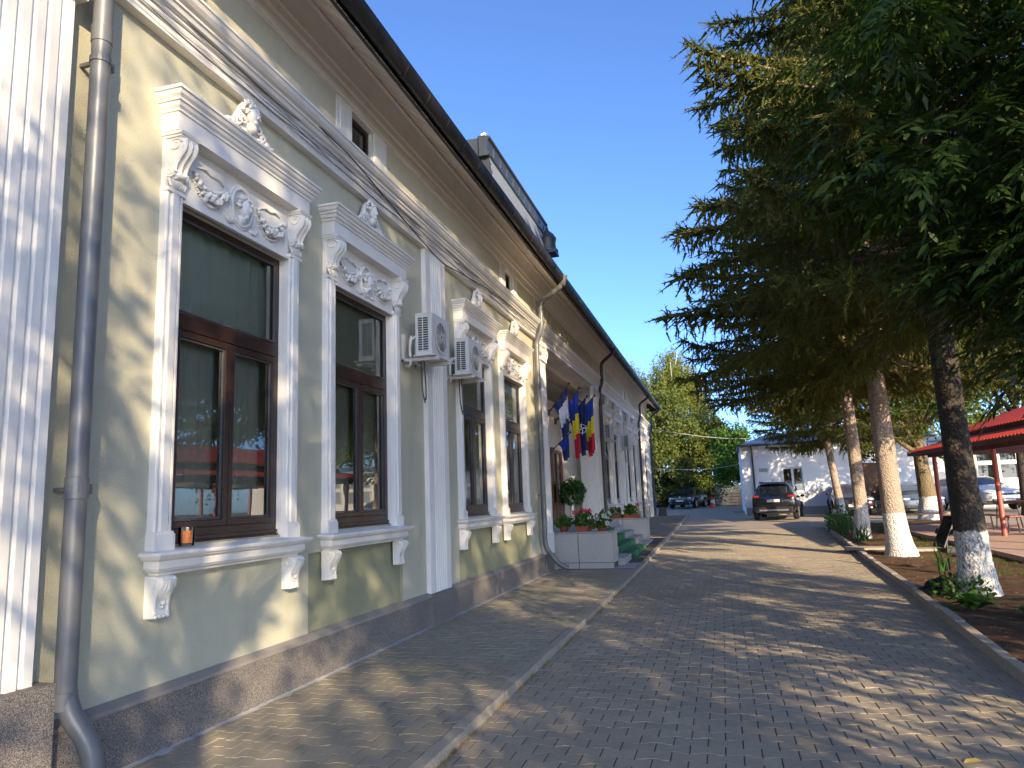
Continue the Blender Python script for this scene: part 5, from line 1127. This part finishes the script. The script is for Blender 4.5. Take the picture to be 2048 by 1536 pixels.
# overhead wires
for i, (a, c) in enumerate((((-3.7, 40.9, 5.3), (4.5, 48, 4.9)), ((-3.7, 40.95, 3.1), (2.5, 47, 3.6)), ((9.0, 24, 4.6), (30, 40, 5.2)))):
    a, c = Vector(a), Vector(c); b = MB(); b.tube([a.lerp(c, k / 16) + Vector((0, 0, -.35 * math.sin(math.pi * k / 16))) for k in range(17)], .012, 5)
    o = b.build('overhead_cable', 'wire_w', smooth=True); tag(o, ('upper pale cable from the green building corner across the yard', 'lower pale cable from the green building corner to the trees', 'cable crossing above the pavilion')[i], 'cable')
# ------------------------------------------------------------------ cars
def car(label, loc, rz, paint, st, glass_rows, L, front, plate=None):
    """st: stations (y, half width, z bottom, z shoulder, z roof, half roof width)"""
    t = thing('parked_car', label, 'car', loc, rz, 'parked cars'); b = MB(); rings = []
    for y, w_, zb_, zs, zr, wr in st:
        half = [(0, zb_), (w_ * .85, zb_), (w_ * .99, zb_ + .16), (w_, (zb_ + zs) / 2), (w_ * .985, zs - .06), (w_ * .95, zs), (wr, zr - .06), (wr * .86, zr - .01), (0, zr + .012)]
        rings.append([(x, y, z) for x, z in half] + [(-x, y, z) for x, z in reversed(half[1:-1])])
    n = len(rings[0]); vs = [q for r_ in rings for q in r_]
    b.add(vs, []); NS = len(st)
    for i in range(NS - 1):
        for k in range(n):
            b.cur = 0
            kk = k if k < 8 else n - 1 - k
            gl = glass_rows[i]
            if gl == 'side' and kk == 5: b.cur = 1
            if gl == 'screen' and kk in (6, 7): b.cur = 1
            if gl == 'both' and kk in (5,): b.cur = 1
            b.f.append((i * n + k, i * n + (k + 1) % n, (i + 1) * n + (k + 1) % n, (i + 1) * n + k)); b.mi.append(b.cur)
    b.cur = 0; b.f.append(tuple(range(n))[::-1]); b.mi.append(0); b.f.append(tuple(range((NS - 1) * n, NS * n))); b.mi.append(0)
    me = b.mesh('body', True, 38); o = put('body', me, [paint, 'carglass'], t)
    md = o.modifiers.new('s', 'SUBSURF'); md.levels = 1; md.render_levels = 1
    W_ = max(s[1] for s in st)
    for y in (-L * .29, L * .30):
        for s in (-1, 1):
            g = MB(); g.lathe([(.2, -.1), (.31, -.11), (.335, -.08), (.335, .08), (.31, .11), (.2, .1)], (s * (W_ - .1), y, .335), 22, 'X'); wl = put('wheel', g.mesh('wheel', True, 40), 'rubber', t)
            g = MB(); c = (s * (W_ - .1), y, .335); xo = s * .105
            g.lathe([(.215, 0), (.22, .01 * s), (.19, .012 * s)], (c[0] + xo, y, .335), 20, 'X')
            for k in range(5): a = 2 * math.pi * k / 5; g.tube([(c[0] + xo, y, .335), (c[0] + xo + s * .006, y + .2 * math.cos(a), .335 + .2 * math.sin(a))], .03, 6)
            put('rim', g.mesh('rim'), 'rim', wl)
            g = MB(); pts = [(s * (W_ + .004), y + .4 * math.cos(math.pi * k / 12), .3 + .4 * math.sin(math.pi * k / 12)) for k in range(13)]; g.tube(pts, .035, 6); put('wheel_arch', g.mesh('wheel_arch', True), 'black', t)
    sgn = 1 if front else -1
    for s in (-1, 1):
        g = MB(); g.ball((s * (W_ + .1), .62 if L > 4.2 else .5, 1.0), .1, (1, .5, .7), 2); g.tube([(s * (W_ - .06), .62, .96), (s * (W_ + .05), .62, .98)], .02, 6); put('mirror', g.mesh('mirror', True), paint, t)
    return t
def lamp(t, name, mat, x, y, z, sx, sy, sz):
    for s in (-1, 1):
        g = MB(); g.ball((s * x, y, z), 1, (sx, sy, sz), 2); put(name, g.mesh(name, True), mat, t)
def bar(t, name, mat, x0, x1, y0, y1, z0, z1, bev=.01): return put(name, MB().box(x0, x1, y0, y1, z0, z1).mesh(name, bevel=bev), mat, t)
def plate(t, y, z, txt, back):
    p_ = bar(t, 'number_plate', 'plate', -.26, .26, y - .006, y + .006, z - .055, z + .055, .002)
    q = -1 if back else 1
    o = put('plate_lettering', text_mesh(txt, .1), 'ink', p_, (0, y + q * .0075, z), (R(90), 0, 0 if back else R(180)))
# dark SUV, rear towards us
suv = [(-2.28, .82, .48, .92, .98, .70), (-2.2, .90, .34, 1.04, 1.10, .78), (-2.02, .92, .26, 1.06, 1.50, .66), (-1.85, .925, .24, 1.07, 1.62, .63), (-1.1, .93, .22, 1.06, 1.69, .63), (-.1, .93, .22, 1.03, 1.70, .64), (.45, .93, .22, 1.02, 1.64, .62), (1.2, .925, .22, 1.0, 1.08, .80), (2.0, .9, .26, .92, .97, .72), (2.28, .8, .34, .72, .78, .6)]
c1 = car('dark SUV seen from behind, parked in front of the white building window', (2.45, 36.3, gz(36.3)), R(-9), 'car_brown', suv, ['x', 'screen', 'both', 'side', 'side', 'side', 'screen', 'x', 'x'], 4.6, False)
lamp(c1, 'tail_light', 'redlens', .72, -2.2, 1.02, .17, .06, .06); bar(c1, 'rear_bumper', 'black', -.78, .78, -2.31, -2.2, .34, .58, .03); bar(c1, 'skid_plate', 'rim', -.6, .6, -2.325, -2.3, .40, .47); bar(c1, 'trim_strip', 'chrome', -.45, .45, -2.235, -2.215, 1.0, 1.025, .004); bar(c1, 'roof_spoiler', 'black', -.56, .56, -2.1, -1.85, 1.6, 1.64)
plate(c1, -2.292, .84, 'BT 12 HKA', True)
b = MB(); b.ball((0, -1.6, 1.71), .05, (.4, 1.4, .9), 2); put('antenna', b.mesh('antenna', True), 'black', c1)
for s in (-1, 1): bar(c1, 'roof_rail', 'darkgrey', s * .6 - .02, s * .6 + .02, -1.5, .2, 1.66, 1.70)
bar(c1, 'rear_window', 'carglass', -.58, .58, -2.19, -2.12, 1.16, 1.45, .02).rotation_euler = (0, 0, 0)
# teal wagon, front towards us
wag = [(-2.25, .8, .36, .9, .98, .66), (-2.15, .86, .28, .95, 1.2, .62), (-1.85, .88, .24, .96, 1.42, .58), (-.8, .885, .22, .94, 1.47, .58), (.2, .885, .22, .92, 1.42, .57), (1.0, .88, .22, .92, .98, .76), (1.8, .86, .24, .82, .87, .70), (2.15, .82, .27, .70, .75, .64), (2.25, .74, .34, .6, .64, .56)]
gw = ['x', 'screen', 'side', 'side', 'side', 'screen', 'x', 'x']
c2 = car('dark teal estate car facing us beside the traffic cone', (-2.35, 53.2, gz(53.2)), R(168), 'car_teal', wag, gw, 4.5, True)
lamp(c2, 'headlight', 'lens', .62, 2.16, .68, .16, .08, .07); bar(c2, 'grille', 'chrome', -.4, .4, 2.2, 2.26, .62, .74, .02); bar(c2, 'lower_grille', 'black', -.62, .62, 2.2, 2.27, .3, .42, .02); plate(c2, 2.285, .53, 'BT 04 PRM', False); lamp(c2, 'fog_light', 'lens', .6, 2.2, .36, .08, .05, .05)
b = MB(); b.ball((0, 2.24, .77), .05, (1, .4, 1), 2); put('emblem', b.mesh('emblem', True), 'chrome', c2)
c3 = car('dark cherry red car with black grille between the leaning and straight trunks', (5.75, 37.9, gz(37.9)), R(176), 'car_red', wag, gw, 4.5, True)
lamp(c3, 'headlight', 'lens', .64, 2.14, .72, .16, .08, .06); bar(c3, 'grille', 'black', -.5, .5, 2.19, 2.26, .3, .72, .04); plate(c3, 2.285, .46, 'BT 77 LXS', False); lamp(c3, 'fog_light', 'lens', .66, 2.16, .36, .06, .05, .05)
b = MB(); b.tube([(.09 * math.cos(2 * math.pi * k / 20), 2.27, .58 + .065 * math.sin(2 * math.pi * k / 20)) for k in range(21)], .01, 5, caps=False); put('emblem', b.mesh('emblem', True), 'chrome', c3)
c4 = car('silver blue hatchback facing us behind the thick whitewashed ash', (8.2, 37.2, gz(37.2)), R(180), 'car_silver', wag, gw, 4.5, True)
lamp(c4, 'headlight', 'lens', .66, 2.13, .68, .17, .08, .06); bar(c4, 'grille', 'black', -.45, .45, 2.2, 2.26, .66, .72, .015); bar(c4, 'lower_grille', 'black', -.7, .7, 2.19, 2.265, .3, .42, .02); plate(c4, 2.285, .54, 'BT 15 VWG', False)
c5 = car('silver white crossover with swept headlamps behind the pavilion posts', (11.3, 38.9, gz(38.9)), R(196), 'car_white', suv[:2] + [(a, w_, z, s, r_ - .1, wr) for a, w_, z, s, r_, wr in suv[2:7]] + suv[7:], ['x', 'screen', 'both', 'side', 'side', 'side', 'screen', 'x', 'x'], 4.5, True)
lamp(c5, 'headlight', 'lens', .64, 2.16, .78, .2, .1, .05); bar(c5, 'grille', 'black', -.5, .5, 2.22, 2.29, .66, .76, .03); bar(c5, 'lower_grille', 'black', -.66, .66, 2.2, 2.3, .3, .52, .03); plate(c5, 2.315, .44, 'BT 15 CMM', False)
b = MB(); b.tube([(0, 2.3, .8), (.05, 2.3, .71), (0, 2.3, .62), (-.05, 2.3, .71), (0, 2.3, .8)], .012, 5); put('emblem', b.mesh('emblem'), 'chrome', c5)
# ------------------------------------------------------------------ pavilion
pv = thing('pavilion', 'open garden pavilion with red tiled metal roof on red posts', 'pavilion', (8.6, 19.5, gz(19.5) + .1))
ang = R(5.0)
def PT(u, v, z):   # pavilion frame: u across (towards +x), v along (towards +y), from the far left eave corner
    return (5.95 + u * math.cos(ang) + v * math.sin(ang) * -1, 26.6 - u * math.sin(ang) * 0 + v * math.cos(ang) + u * math.sin(ang), z)
def slope(name, u0, u1, v0, v1, z0, z1, hip, mat='redtile'):
    nu = 22; nv = int(abs(v1 - v0) / .045); V = []; F = []
    for i in range(nu + 1):
        q = i / nu; st = (i % 3) / 3
        for j in range(nv + 1):
            f = j / nv; vv = v0 + (v1 - v0) * f; a, e = (hip * q, hip * q); vv = v0 + (-a if v0 > v1 else a) + (v1 - v0 + (a + e if v0 > v1 else -a - e)) * f
            V.append(PT(u0 + (u1 - u0) * q, vv, z0 + (z1 - z0) * q + .022 * math.sin(f * (v1 - v0) / .18 * 2 * math.pi) + .03 * (1 - st) * (1 if i < nu else 0)))
    for i in range(nu):
        for j in range(nv): a = i * (nv + 1) + j; F.append((a, a + 1, a + nv + 2, a + nv + 1))
    return put(name, np_mesh(name, V, F, smooth=False), mat, pv, world=True)
slope('lower_roof', -.05, 1.15, 0.0, -11, 2.66, 3.02, .5)
slope('upper_roof', .95, 2.9, -.55, -10.5, 3.12, 3.85, 1.2)
slope('far_roof', 4.85, 2.9, -.55, -10.5, 3.12, 3.85, 1.2)
b = MB(); b.add([PT(-.05, 0, 2.62), PT(5.8, 0, 2.62), PT(4.6, -.5, 3.0), PT(1.15, -.5, 3.0), PT(.95, -.55, 3.1), PT(4.85, -.55, 3.1), PT(2.9, -1.7, 3.83)], [(0, 1, 2, 3), (4, 5, 6)]); b.build('hip_end', 'redtile', pv)
def beam(p, q, w_, h, name='beam', mat='darkwood'):
    p, q = Vector(p), Vector(q); d = (q - p).normalized(); s = d.cross(Vector((0, 0, 1))).normalized() * w_ / 2; u = Vector((0, 0, h))
    b = MB(); b.add([p - s, p + s, q + s, q - s, p - s + u, p + s + u, q + s + u, q - s + u], [(0, 1, 2, 3), (4, 7, 6, 5), (0, 4, 5, 1), (1, 5, 6, 2), (2, 6, 7, 3), (3, 7, 4, 0)]); return b.build(name, mat, pv)
beam(PT(-.02, 0, 2.56), PT(-.02, -11, 2.56), .04, .1, 'fascia'); beam(PT(-.02, -.02, 2.56), PT(5.8, -.02, 2.56), .04, .1, 'fascia')
for u in (.55, 5.2): beam(PT(u, -.2, 2.48), PT(u, -11, 2.48), .1, .14)
beam(PT(.95, -.5, 2.95), PT(.95, -10.6, 2.95), .05, .15, 'clerestory_board')
for k in range(19):
    v = -.4 - k * .58; beam(PT(0, v, 2.58), PT(2.9, v, 3.55), .06, .07, 'rafter')
    if k % 4 == 0: beam(PT(.55, v - .1, 2.5), PT(5.2, v - .1, 2.5), .08, .12, 'tie_beam')
for v in (-.6, -3.3, -4.75, -7.6, -10.6):
    for u in (.55, 5.2):
        p = PT(u, v, 0); z0 = gz(p[1]) + .02; b = MB(); b.lathe([(.08, 0), (.065, .03), (.065, 2.5 - z0), (.07, 2.5 - z0)], (p[0], p[1], z0), 14); b.build('post', 'redpost', pv, smooth=True, angle=50)
# picnic tables and benches, chairs
def slat_table(label, loc, rz, L, W_, h, cat='table', nm='picnic_table', grp=None):
    t = thing(nm, label, cat, loc, rz, grp); n = max(3, int(W_ / .12))
    for k in range(n): x = -W_ / 2 + k * W_ / n; put('slat', MB().box(x + .006, x + W_ / n - .006, -L / 2, L / 2, h - .03, h).mesh('slat', bevel=.004), 'redpost', t)
    for y in (-L * .38, L * .38):
        for x in (-W_ * .38, W_ * .38): put('leg', MB().tube([(x * 1.1, y, 0), (x * .8, y, h - .03)], .018, 8).mesh('leg', True), 'darkgrey', t)
        put('brace', MB().tube([(-W_ * .4, y, h * .4), (W_ * .4, y, h * .4)], .014, 8).mesh('brace', True), 'darkgrey', t)
    return t
slat_table('red slatted picnic table under the pavilion', (7.75, 23.0, gz(23) + .22), .1, 2.2, .8, .76)
slat_table('low red slatted bench on the road side of the picnic table', (7.05, 22.6, gz(22.6) + .21), .1, 1.9, .32, .44, 'bench', 'garden_bench', 'pavilion benches')
slat_table('low red slatted bench on the far side of the picnic table', (8.5, 23.3, gz(23.3) + .23), .1, 1.9, .32, .44, 'bench', 'garden_bench', 'pavilion benches')
t = thing('metal_chair', 'black metal chair beside the picnic table', 'chair', (8.3, 21.3, .235), .8)
for x in (-.2, .2):
    put('leg', MB().tube([(x, -.2, 0), (x, -.18, .44), (x, .2, .44)], .015, 8).mesh('leg', True), 'black', t); put('leg', MB().tube([(x, .26, 0), (x, .2, .44), (x * .95, .27, .9)], .015, 8).mesh('leg', True), 'black', t)
put('seat', MB().box(-.21, .21, -.2, .2, .44, .46).mesh('seat', bevel=.006), 'black', t); put('backrest', MB().box(-.2, .2, .225, .25, .62, .9).mesh('backrest', bevel=.006), 'black', t)
t = thing('plank_bench', 'long pale plank bench in front of the thick whitewashed ash', 'bench', (6.55, 27.6, gz(27.6) + .05), R(6))
for y in (-.11, .11): put('plank', MB().box(-1.2, 1.2, y - .1, y + .1, .4, .45).mesh('plank', bevel=.006), 'plank', t)
for x in (-.85, .85): put('leg', MB().box(x - .07, x + .07, -.18, .18, 0, .4).mesh('leg', bevel=.008), 'plank', t)
# garden lamps
def glamp(label, loc):
    t = thing('garden_lamp', label, 'lamp', loc, 0, 'garden path lamps'); put('stake', MB().tube([(0, 0, -.05), (0, 0, .5)], .014, 8).mesh('stake', True), 'redpost', t)
    put('lamp_head', MB().lathe([(.03, .48), (.05, .5), (.05, .6), (.03, .61)], n=14).mesh('lamp_head', True, 40), 'mortar', t); put('cap', MB().lathe([(.11, .6), (.12, .61), (.06, .65), (.015, .68)], n=16).mesh('cap', True, 40), 'plank', t); return t
glamp('copper capped garden lamp by the kerb near the leaning spruce', (3.62, 27.4, gz(27.4) + .06)); glamp('copper capped garden lamp behind the straight sunlit trunk', (5.0, 26.6, gz(26.6) + .06))
# tilted solar panel on a stake
t = thing('solar_panel', 'tilted dark solar panel on a stake beside the dark spruce', 'solar panel', (3.95, 15.6, .08), R(20))
put('frame', MB().box(-.05, .05, -.26, .26, -.02, .02).mesh('frame'), 'black', t, (0, 0, .66), (0, R(-62), 0)); 
p_ = put('panel', MB().box(-.32, .32, -.17, .17, 0, .03).mesh('panel', bevel=.006), 'darkgrey', t, (0, 0, .66), (0, R(-62), 0)); put('cell', MB().box(-.3, .3, -.15, .15, .031, .034).mesh('cell'), 'carglass', p_)
put('stake', MB().tube([(0, 0, -.05), (0, 0, .62)], .016, 8).mesh('stake', True), 'black', t); put('lamp_box', MB().box(-.1, .1, -.14, .14, .28, .36).mesh('lamp_box', bevel=.01), 'black', t)
# stepping slabs
for x, y, a, lb in ((4.55, 19.4, .1, 'flat concrete slab on the soil right of the straight spruce trunk'), (3.35, 19.9, -.05, 'flat concrete slab on the soil left of the straight spruce trunk'), (5.3, 18.2, .2, 'flat concrete slab next to the patio edge')):
    o = MB().box(-.55, .55, -.28, .28, 0, .06).build('stepping_slab', 'kerb', loc=(x, y, gz(y) + .055), bevel=.01); o.rotation_euler = (0, 0, a); tag(o, lb, 'slab', 'stepping slabs')
# ------------------------------------------------------------------ plants in the bed
def blade(L, w_, bend, n=5, cup=.0):
    V = []; F = []
    for i in range(n + 1):
        q = i / n; ww = w_ * (math.sin(math.pi * (.12 + .88 * q) ** .8) if cup else (1 - q ** 2)); a = bend * q
        x = L * q * math.cos(a * .6); z = L * q * math.sin(1.2 - a) if not cup else L * (q * .75 - bend * q * q)
        x = L * q * (.35 + .5 * q) if not cup else L * q * .9; V += [(x, -ww, z + cup * ww), (x, 0, z), (x, ww, z + cup * ww)]
    for i in range(n):
        a = i * 3; F += [(a, a + 1, a + 4, a + 3), (a + 1, a + 2, a + 5, a + 4)]
    return np_mesh('leaf', V, F, smooth=True)
hl = [blade(.34, .075, .62, 6, .25), blade(.28, .07, .75, 6, .3), blade(.22, .055, .5, 6, .25)]
for m_ in hl: m_.materials.append(M['leaf_hosta'])
def hosta(label, loc, n, s=1.0):
    t = thing('hosta_plant', label, 'plant', loc, 0, 'hostas along the kerb'); rg = random.Random(int(loc[1] * 100))
    for k in range(n):
        ring = k % 3; put('leaf', hl[ring if ring < 3 else 0], None, t, (rg.uniform(-.05, .05), rg.uniform(-.05, .05), .0), (rg.gauss(0, .12), -.1 - .3 * (ring == 2) + rg.gauss(0, .12), k * 2.4 + rg.gauss(0, .2)), (s * rg.uniform(.85, 1.2),) * 3)
    return t
hosta('bright green hosta with broad leaves at the kerb in front of the dark spruce', (2.95, 10.75, .06), 34, 1.05)
hosta('smaller dull hosta right of the bright one', (3.45, 10.2, .06), 22, .9)
il = [blade(.5, .016, .3), blade(.42, .014, .5)]
for m_ in il: m_.materials.append(M['leaf_iris'])
def iris(label, loc, n, s=1.0):
    t = thing('iris_plant', label, 'plant', loc, 0, 'iris clumps in the bed'); rg = random.Random(int(loc[1] * 77))
    for k in range(n): put('leaf', il[k % 2], None, t, (rg.uniform(-.12, .12) * s, rg.uniform(-.12, .12) * s, 0), (rg.gauss(0, .12), rg.gauss(-.35, .25), rg.uniform(0, 6.28)), (s * rg.uniform(.8, 1.2),) * 3)
    return t
iris('spiky iris clump at the foot of the second spruce from the lamp', (3.55, 22.2, gz(22.2) + .05), 36, 1.1); iris('iris clump by the kerb before the whitewashed foot', (3.45, 24.6, gz(24.6) + .05), 30, 1.1)
iris('iris clump beside the solar panel', (3.75, 15.2, .07), 22, .9); iris('iris clump near the garden lamp at the end of the bed', (3.65, 28.3, gz(28.3) + .05), 30, 1.2); iris('iris clump around the leaning spruce', (4.3, 29.6, gz(29.6) + .05), 26, 1.1)
for i, (x, y, rx, ry, h, n, lb) in enumerate(((3.15, 12.0, .38, .5, .18, 420, 'low dark groundcover plant at the foot of the dark spruce'), (3.6, 26.2, .4, .9, .4, 700, 'low leafy shrub between the iris clumps'), (4.3, 9.0, .5, .9, .5, 700, 'dark leafy shrub at the edge of the bed right of the hostas'), (4.0, 28.9, .5, .8, .5, 700, 'low shrub at the end of the bed by the lamp'))):
    V, F = leaf_cloud(n, (0, 0, h * .5), (rx, ry, h), .09, 60 + i, -.2, .6); t = thing('low_shrub', lb, 'plant', (x, y, gz(y) + .04), 0, 'low shrubs in the bed'); put('foliage', np_mesh('foliage', V, F), 'leaf_iris', t)
    put('stems', wood_tubes([([(0, 0, 0), (rx * .6 * math.cos(k), ry * .6 * math.sin(k), h * .8)], [.008, .003]) for k in range(9)], 5).mesh('stems'), 'bark_dark', t)
# leaf litter on the soil
r = np.random.default_rng(8); n = 900; y = r.uniform(5, 27, n); x = np.array([kerb_x(q) + .12 for q in y]) + r.random(n) ** 1.4 * 2.6; z = np.array([gz(q) for q in y]) + .075; a = r.uniform(0, 6.28, n); s = r.uniform(.012, .035, n)
P = np.stack([x, y, z], 1); d1 = np.stack([np.cos(a), np.sin(a), r.normal(0, .2, n)], 1) * s[:, None]; d2 = np.stack([-np.sin(a), np.cos(a), r.normal(0, .2, n)], 1) * s[:, None] * .5
V = np.stack([P - d1, P + d2, P + d1, P - d2], 1).reshape(-1, 3); o = put('leaf_litter', np_mesh('leaf_litter', V, np.arange(len(V)).reshape(-1, 4)), 'leaf_dry'); tag(o, 'dry leaf litter scattered on the garden soil', 'leaf litter', kind='stuff')
# thin grass on the soil towards the patio
r = np.random.default_rng(18); n = 9000; y = r.uniform(13, 29, n); x = 4.3 + r.random(n) * 2.6; k = np.sin(x * 2.3) * np.sin(y * 1.1) + .4 * np.sin(y * 3) > -.1; x, y = x[k], y[k]; n = len(x); z = np.array([gz(q) for q in y]) + .05; a = r.uniform(0, 6.28, n); h = r.uniform(.03, .08, n)
P = np.stack([x, y, z], 1); sd = np.stack([np.cos(a), np.sin(a), 0 * a], 1) * .004; tp = P + np.stack([r.normal(0, .03, n), r.normal(0, .03, n), h], 1); V = np.stack([P - sd, P + sd, tp], 1).reshape(-1, 3); o = put('grass', np_mesh('grass', V, np.arange(len(V)).reshape(-1, 3)), 'leaf_shrub'); tag(o, 'thin short grass on the soil near the patio', 'grass', kind='stuff')
# ------------------------------------------------------------------ black cat by the kerb
def cat():
    t = thing('cat', 'black cat crouching at the garden kerb, ears up, watching the road', 'cat', (2.93, 12.35, .055), R(200))
    J = {'pel': (0, -.13, .10, .085), 'mid': (0, -.02, .125, .082), 'chest': (0, .08, .14, .075), 'neck': (0, .13, .19, .05), 'head': (0, .165, .235, .056), 'muz': (0, .215, .222, .032),
         'shL': (.055, .085, .1, .04), 'elL': (.06, .07, .055, .025), 'paL': (.05, .125, .02, .02), 'shR': (-.055, .085, .1, .04), 'elR': (-.06, .07, .055, .025), 'paR': (-.05, .125, .02, .02),
         'hiL': (.07, -.1, .085, .06), 'knL': (.09, -.03, .06, .035), 'ftL': (.085, -.0, .018, .02), 'hiR': (-.07, -.1, .085, .06), 'knR': (-.09, -.03, .06, .035), 'ftR': (-.085, 0, .018, .02),
         't1': (0, -.2, .06, .03), 't2': (.08, -.26, .025, .022), 't3': (.17, -.22, .02, .02), 't4': (.2, -.13, .02, .015)}
    E_ = [('pel', 'mid'), ('mid', 'chest'), ('chest', 'neck'), ('neck', 'head'), ('head', 'muz'), ('chest', 'shL'), ('shL', 'elL'), ('elL', 'paL'), ('chest', 'shR'), ('shR', 'elR'), ('elR', 'paR'), ('pel', 'hiL'), ('hiL', 'knL'), ('knL', 'ftL'), ('pel', 'hiR'), ('hiR', 'knR'), ('knR', 'ftR'), ('pel', 't1'), ('t1', 't2'), ('t2', 't3'), ('t3', 't4')]
    ks = list(J); me = bpy.data.meshes.new('body'); me.from_pydata([J[k][:3] for k in ks], [(ks.index(a), ks.index(c)) for a, c in E_], []); me.materials.append(M['cat'])
    o = put('body', me, None, t); o.modifiers.new('skin', 'SKIN'); me.skin_vertices or None
    if not me.skin_vertices: o.data.attributes
    for i, k in enumerate(ks): v = me.skin_vertices[0].data[i]; v.radius = (J[k][3],) * 2; v.use_root = (k == 'pel')
    sb = o.modifiers.new('sub', 'SUBSURF'); sb.levels = 2; sb.render_levels = 2
    for s in (-1, 1): put('ear', MB().add([(s * .014, .155, .275), (s * .054, .155, .262), (s * .04, .135, .27), (s * .042, .15, .33)], [(0, 1, 3), (1, 2, 3), (2, 0, 3), (0, 2, 1)]).mesh('ear'), 'cat', t)
    for s in (-1, 1): put('eye', MB().ball((s * .024, .212, .248), .009, sub=1).mesh('eye', True), 'flag_yellow', t)
cat()
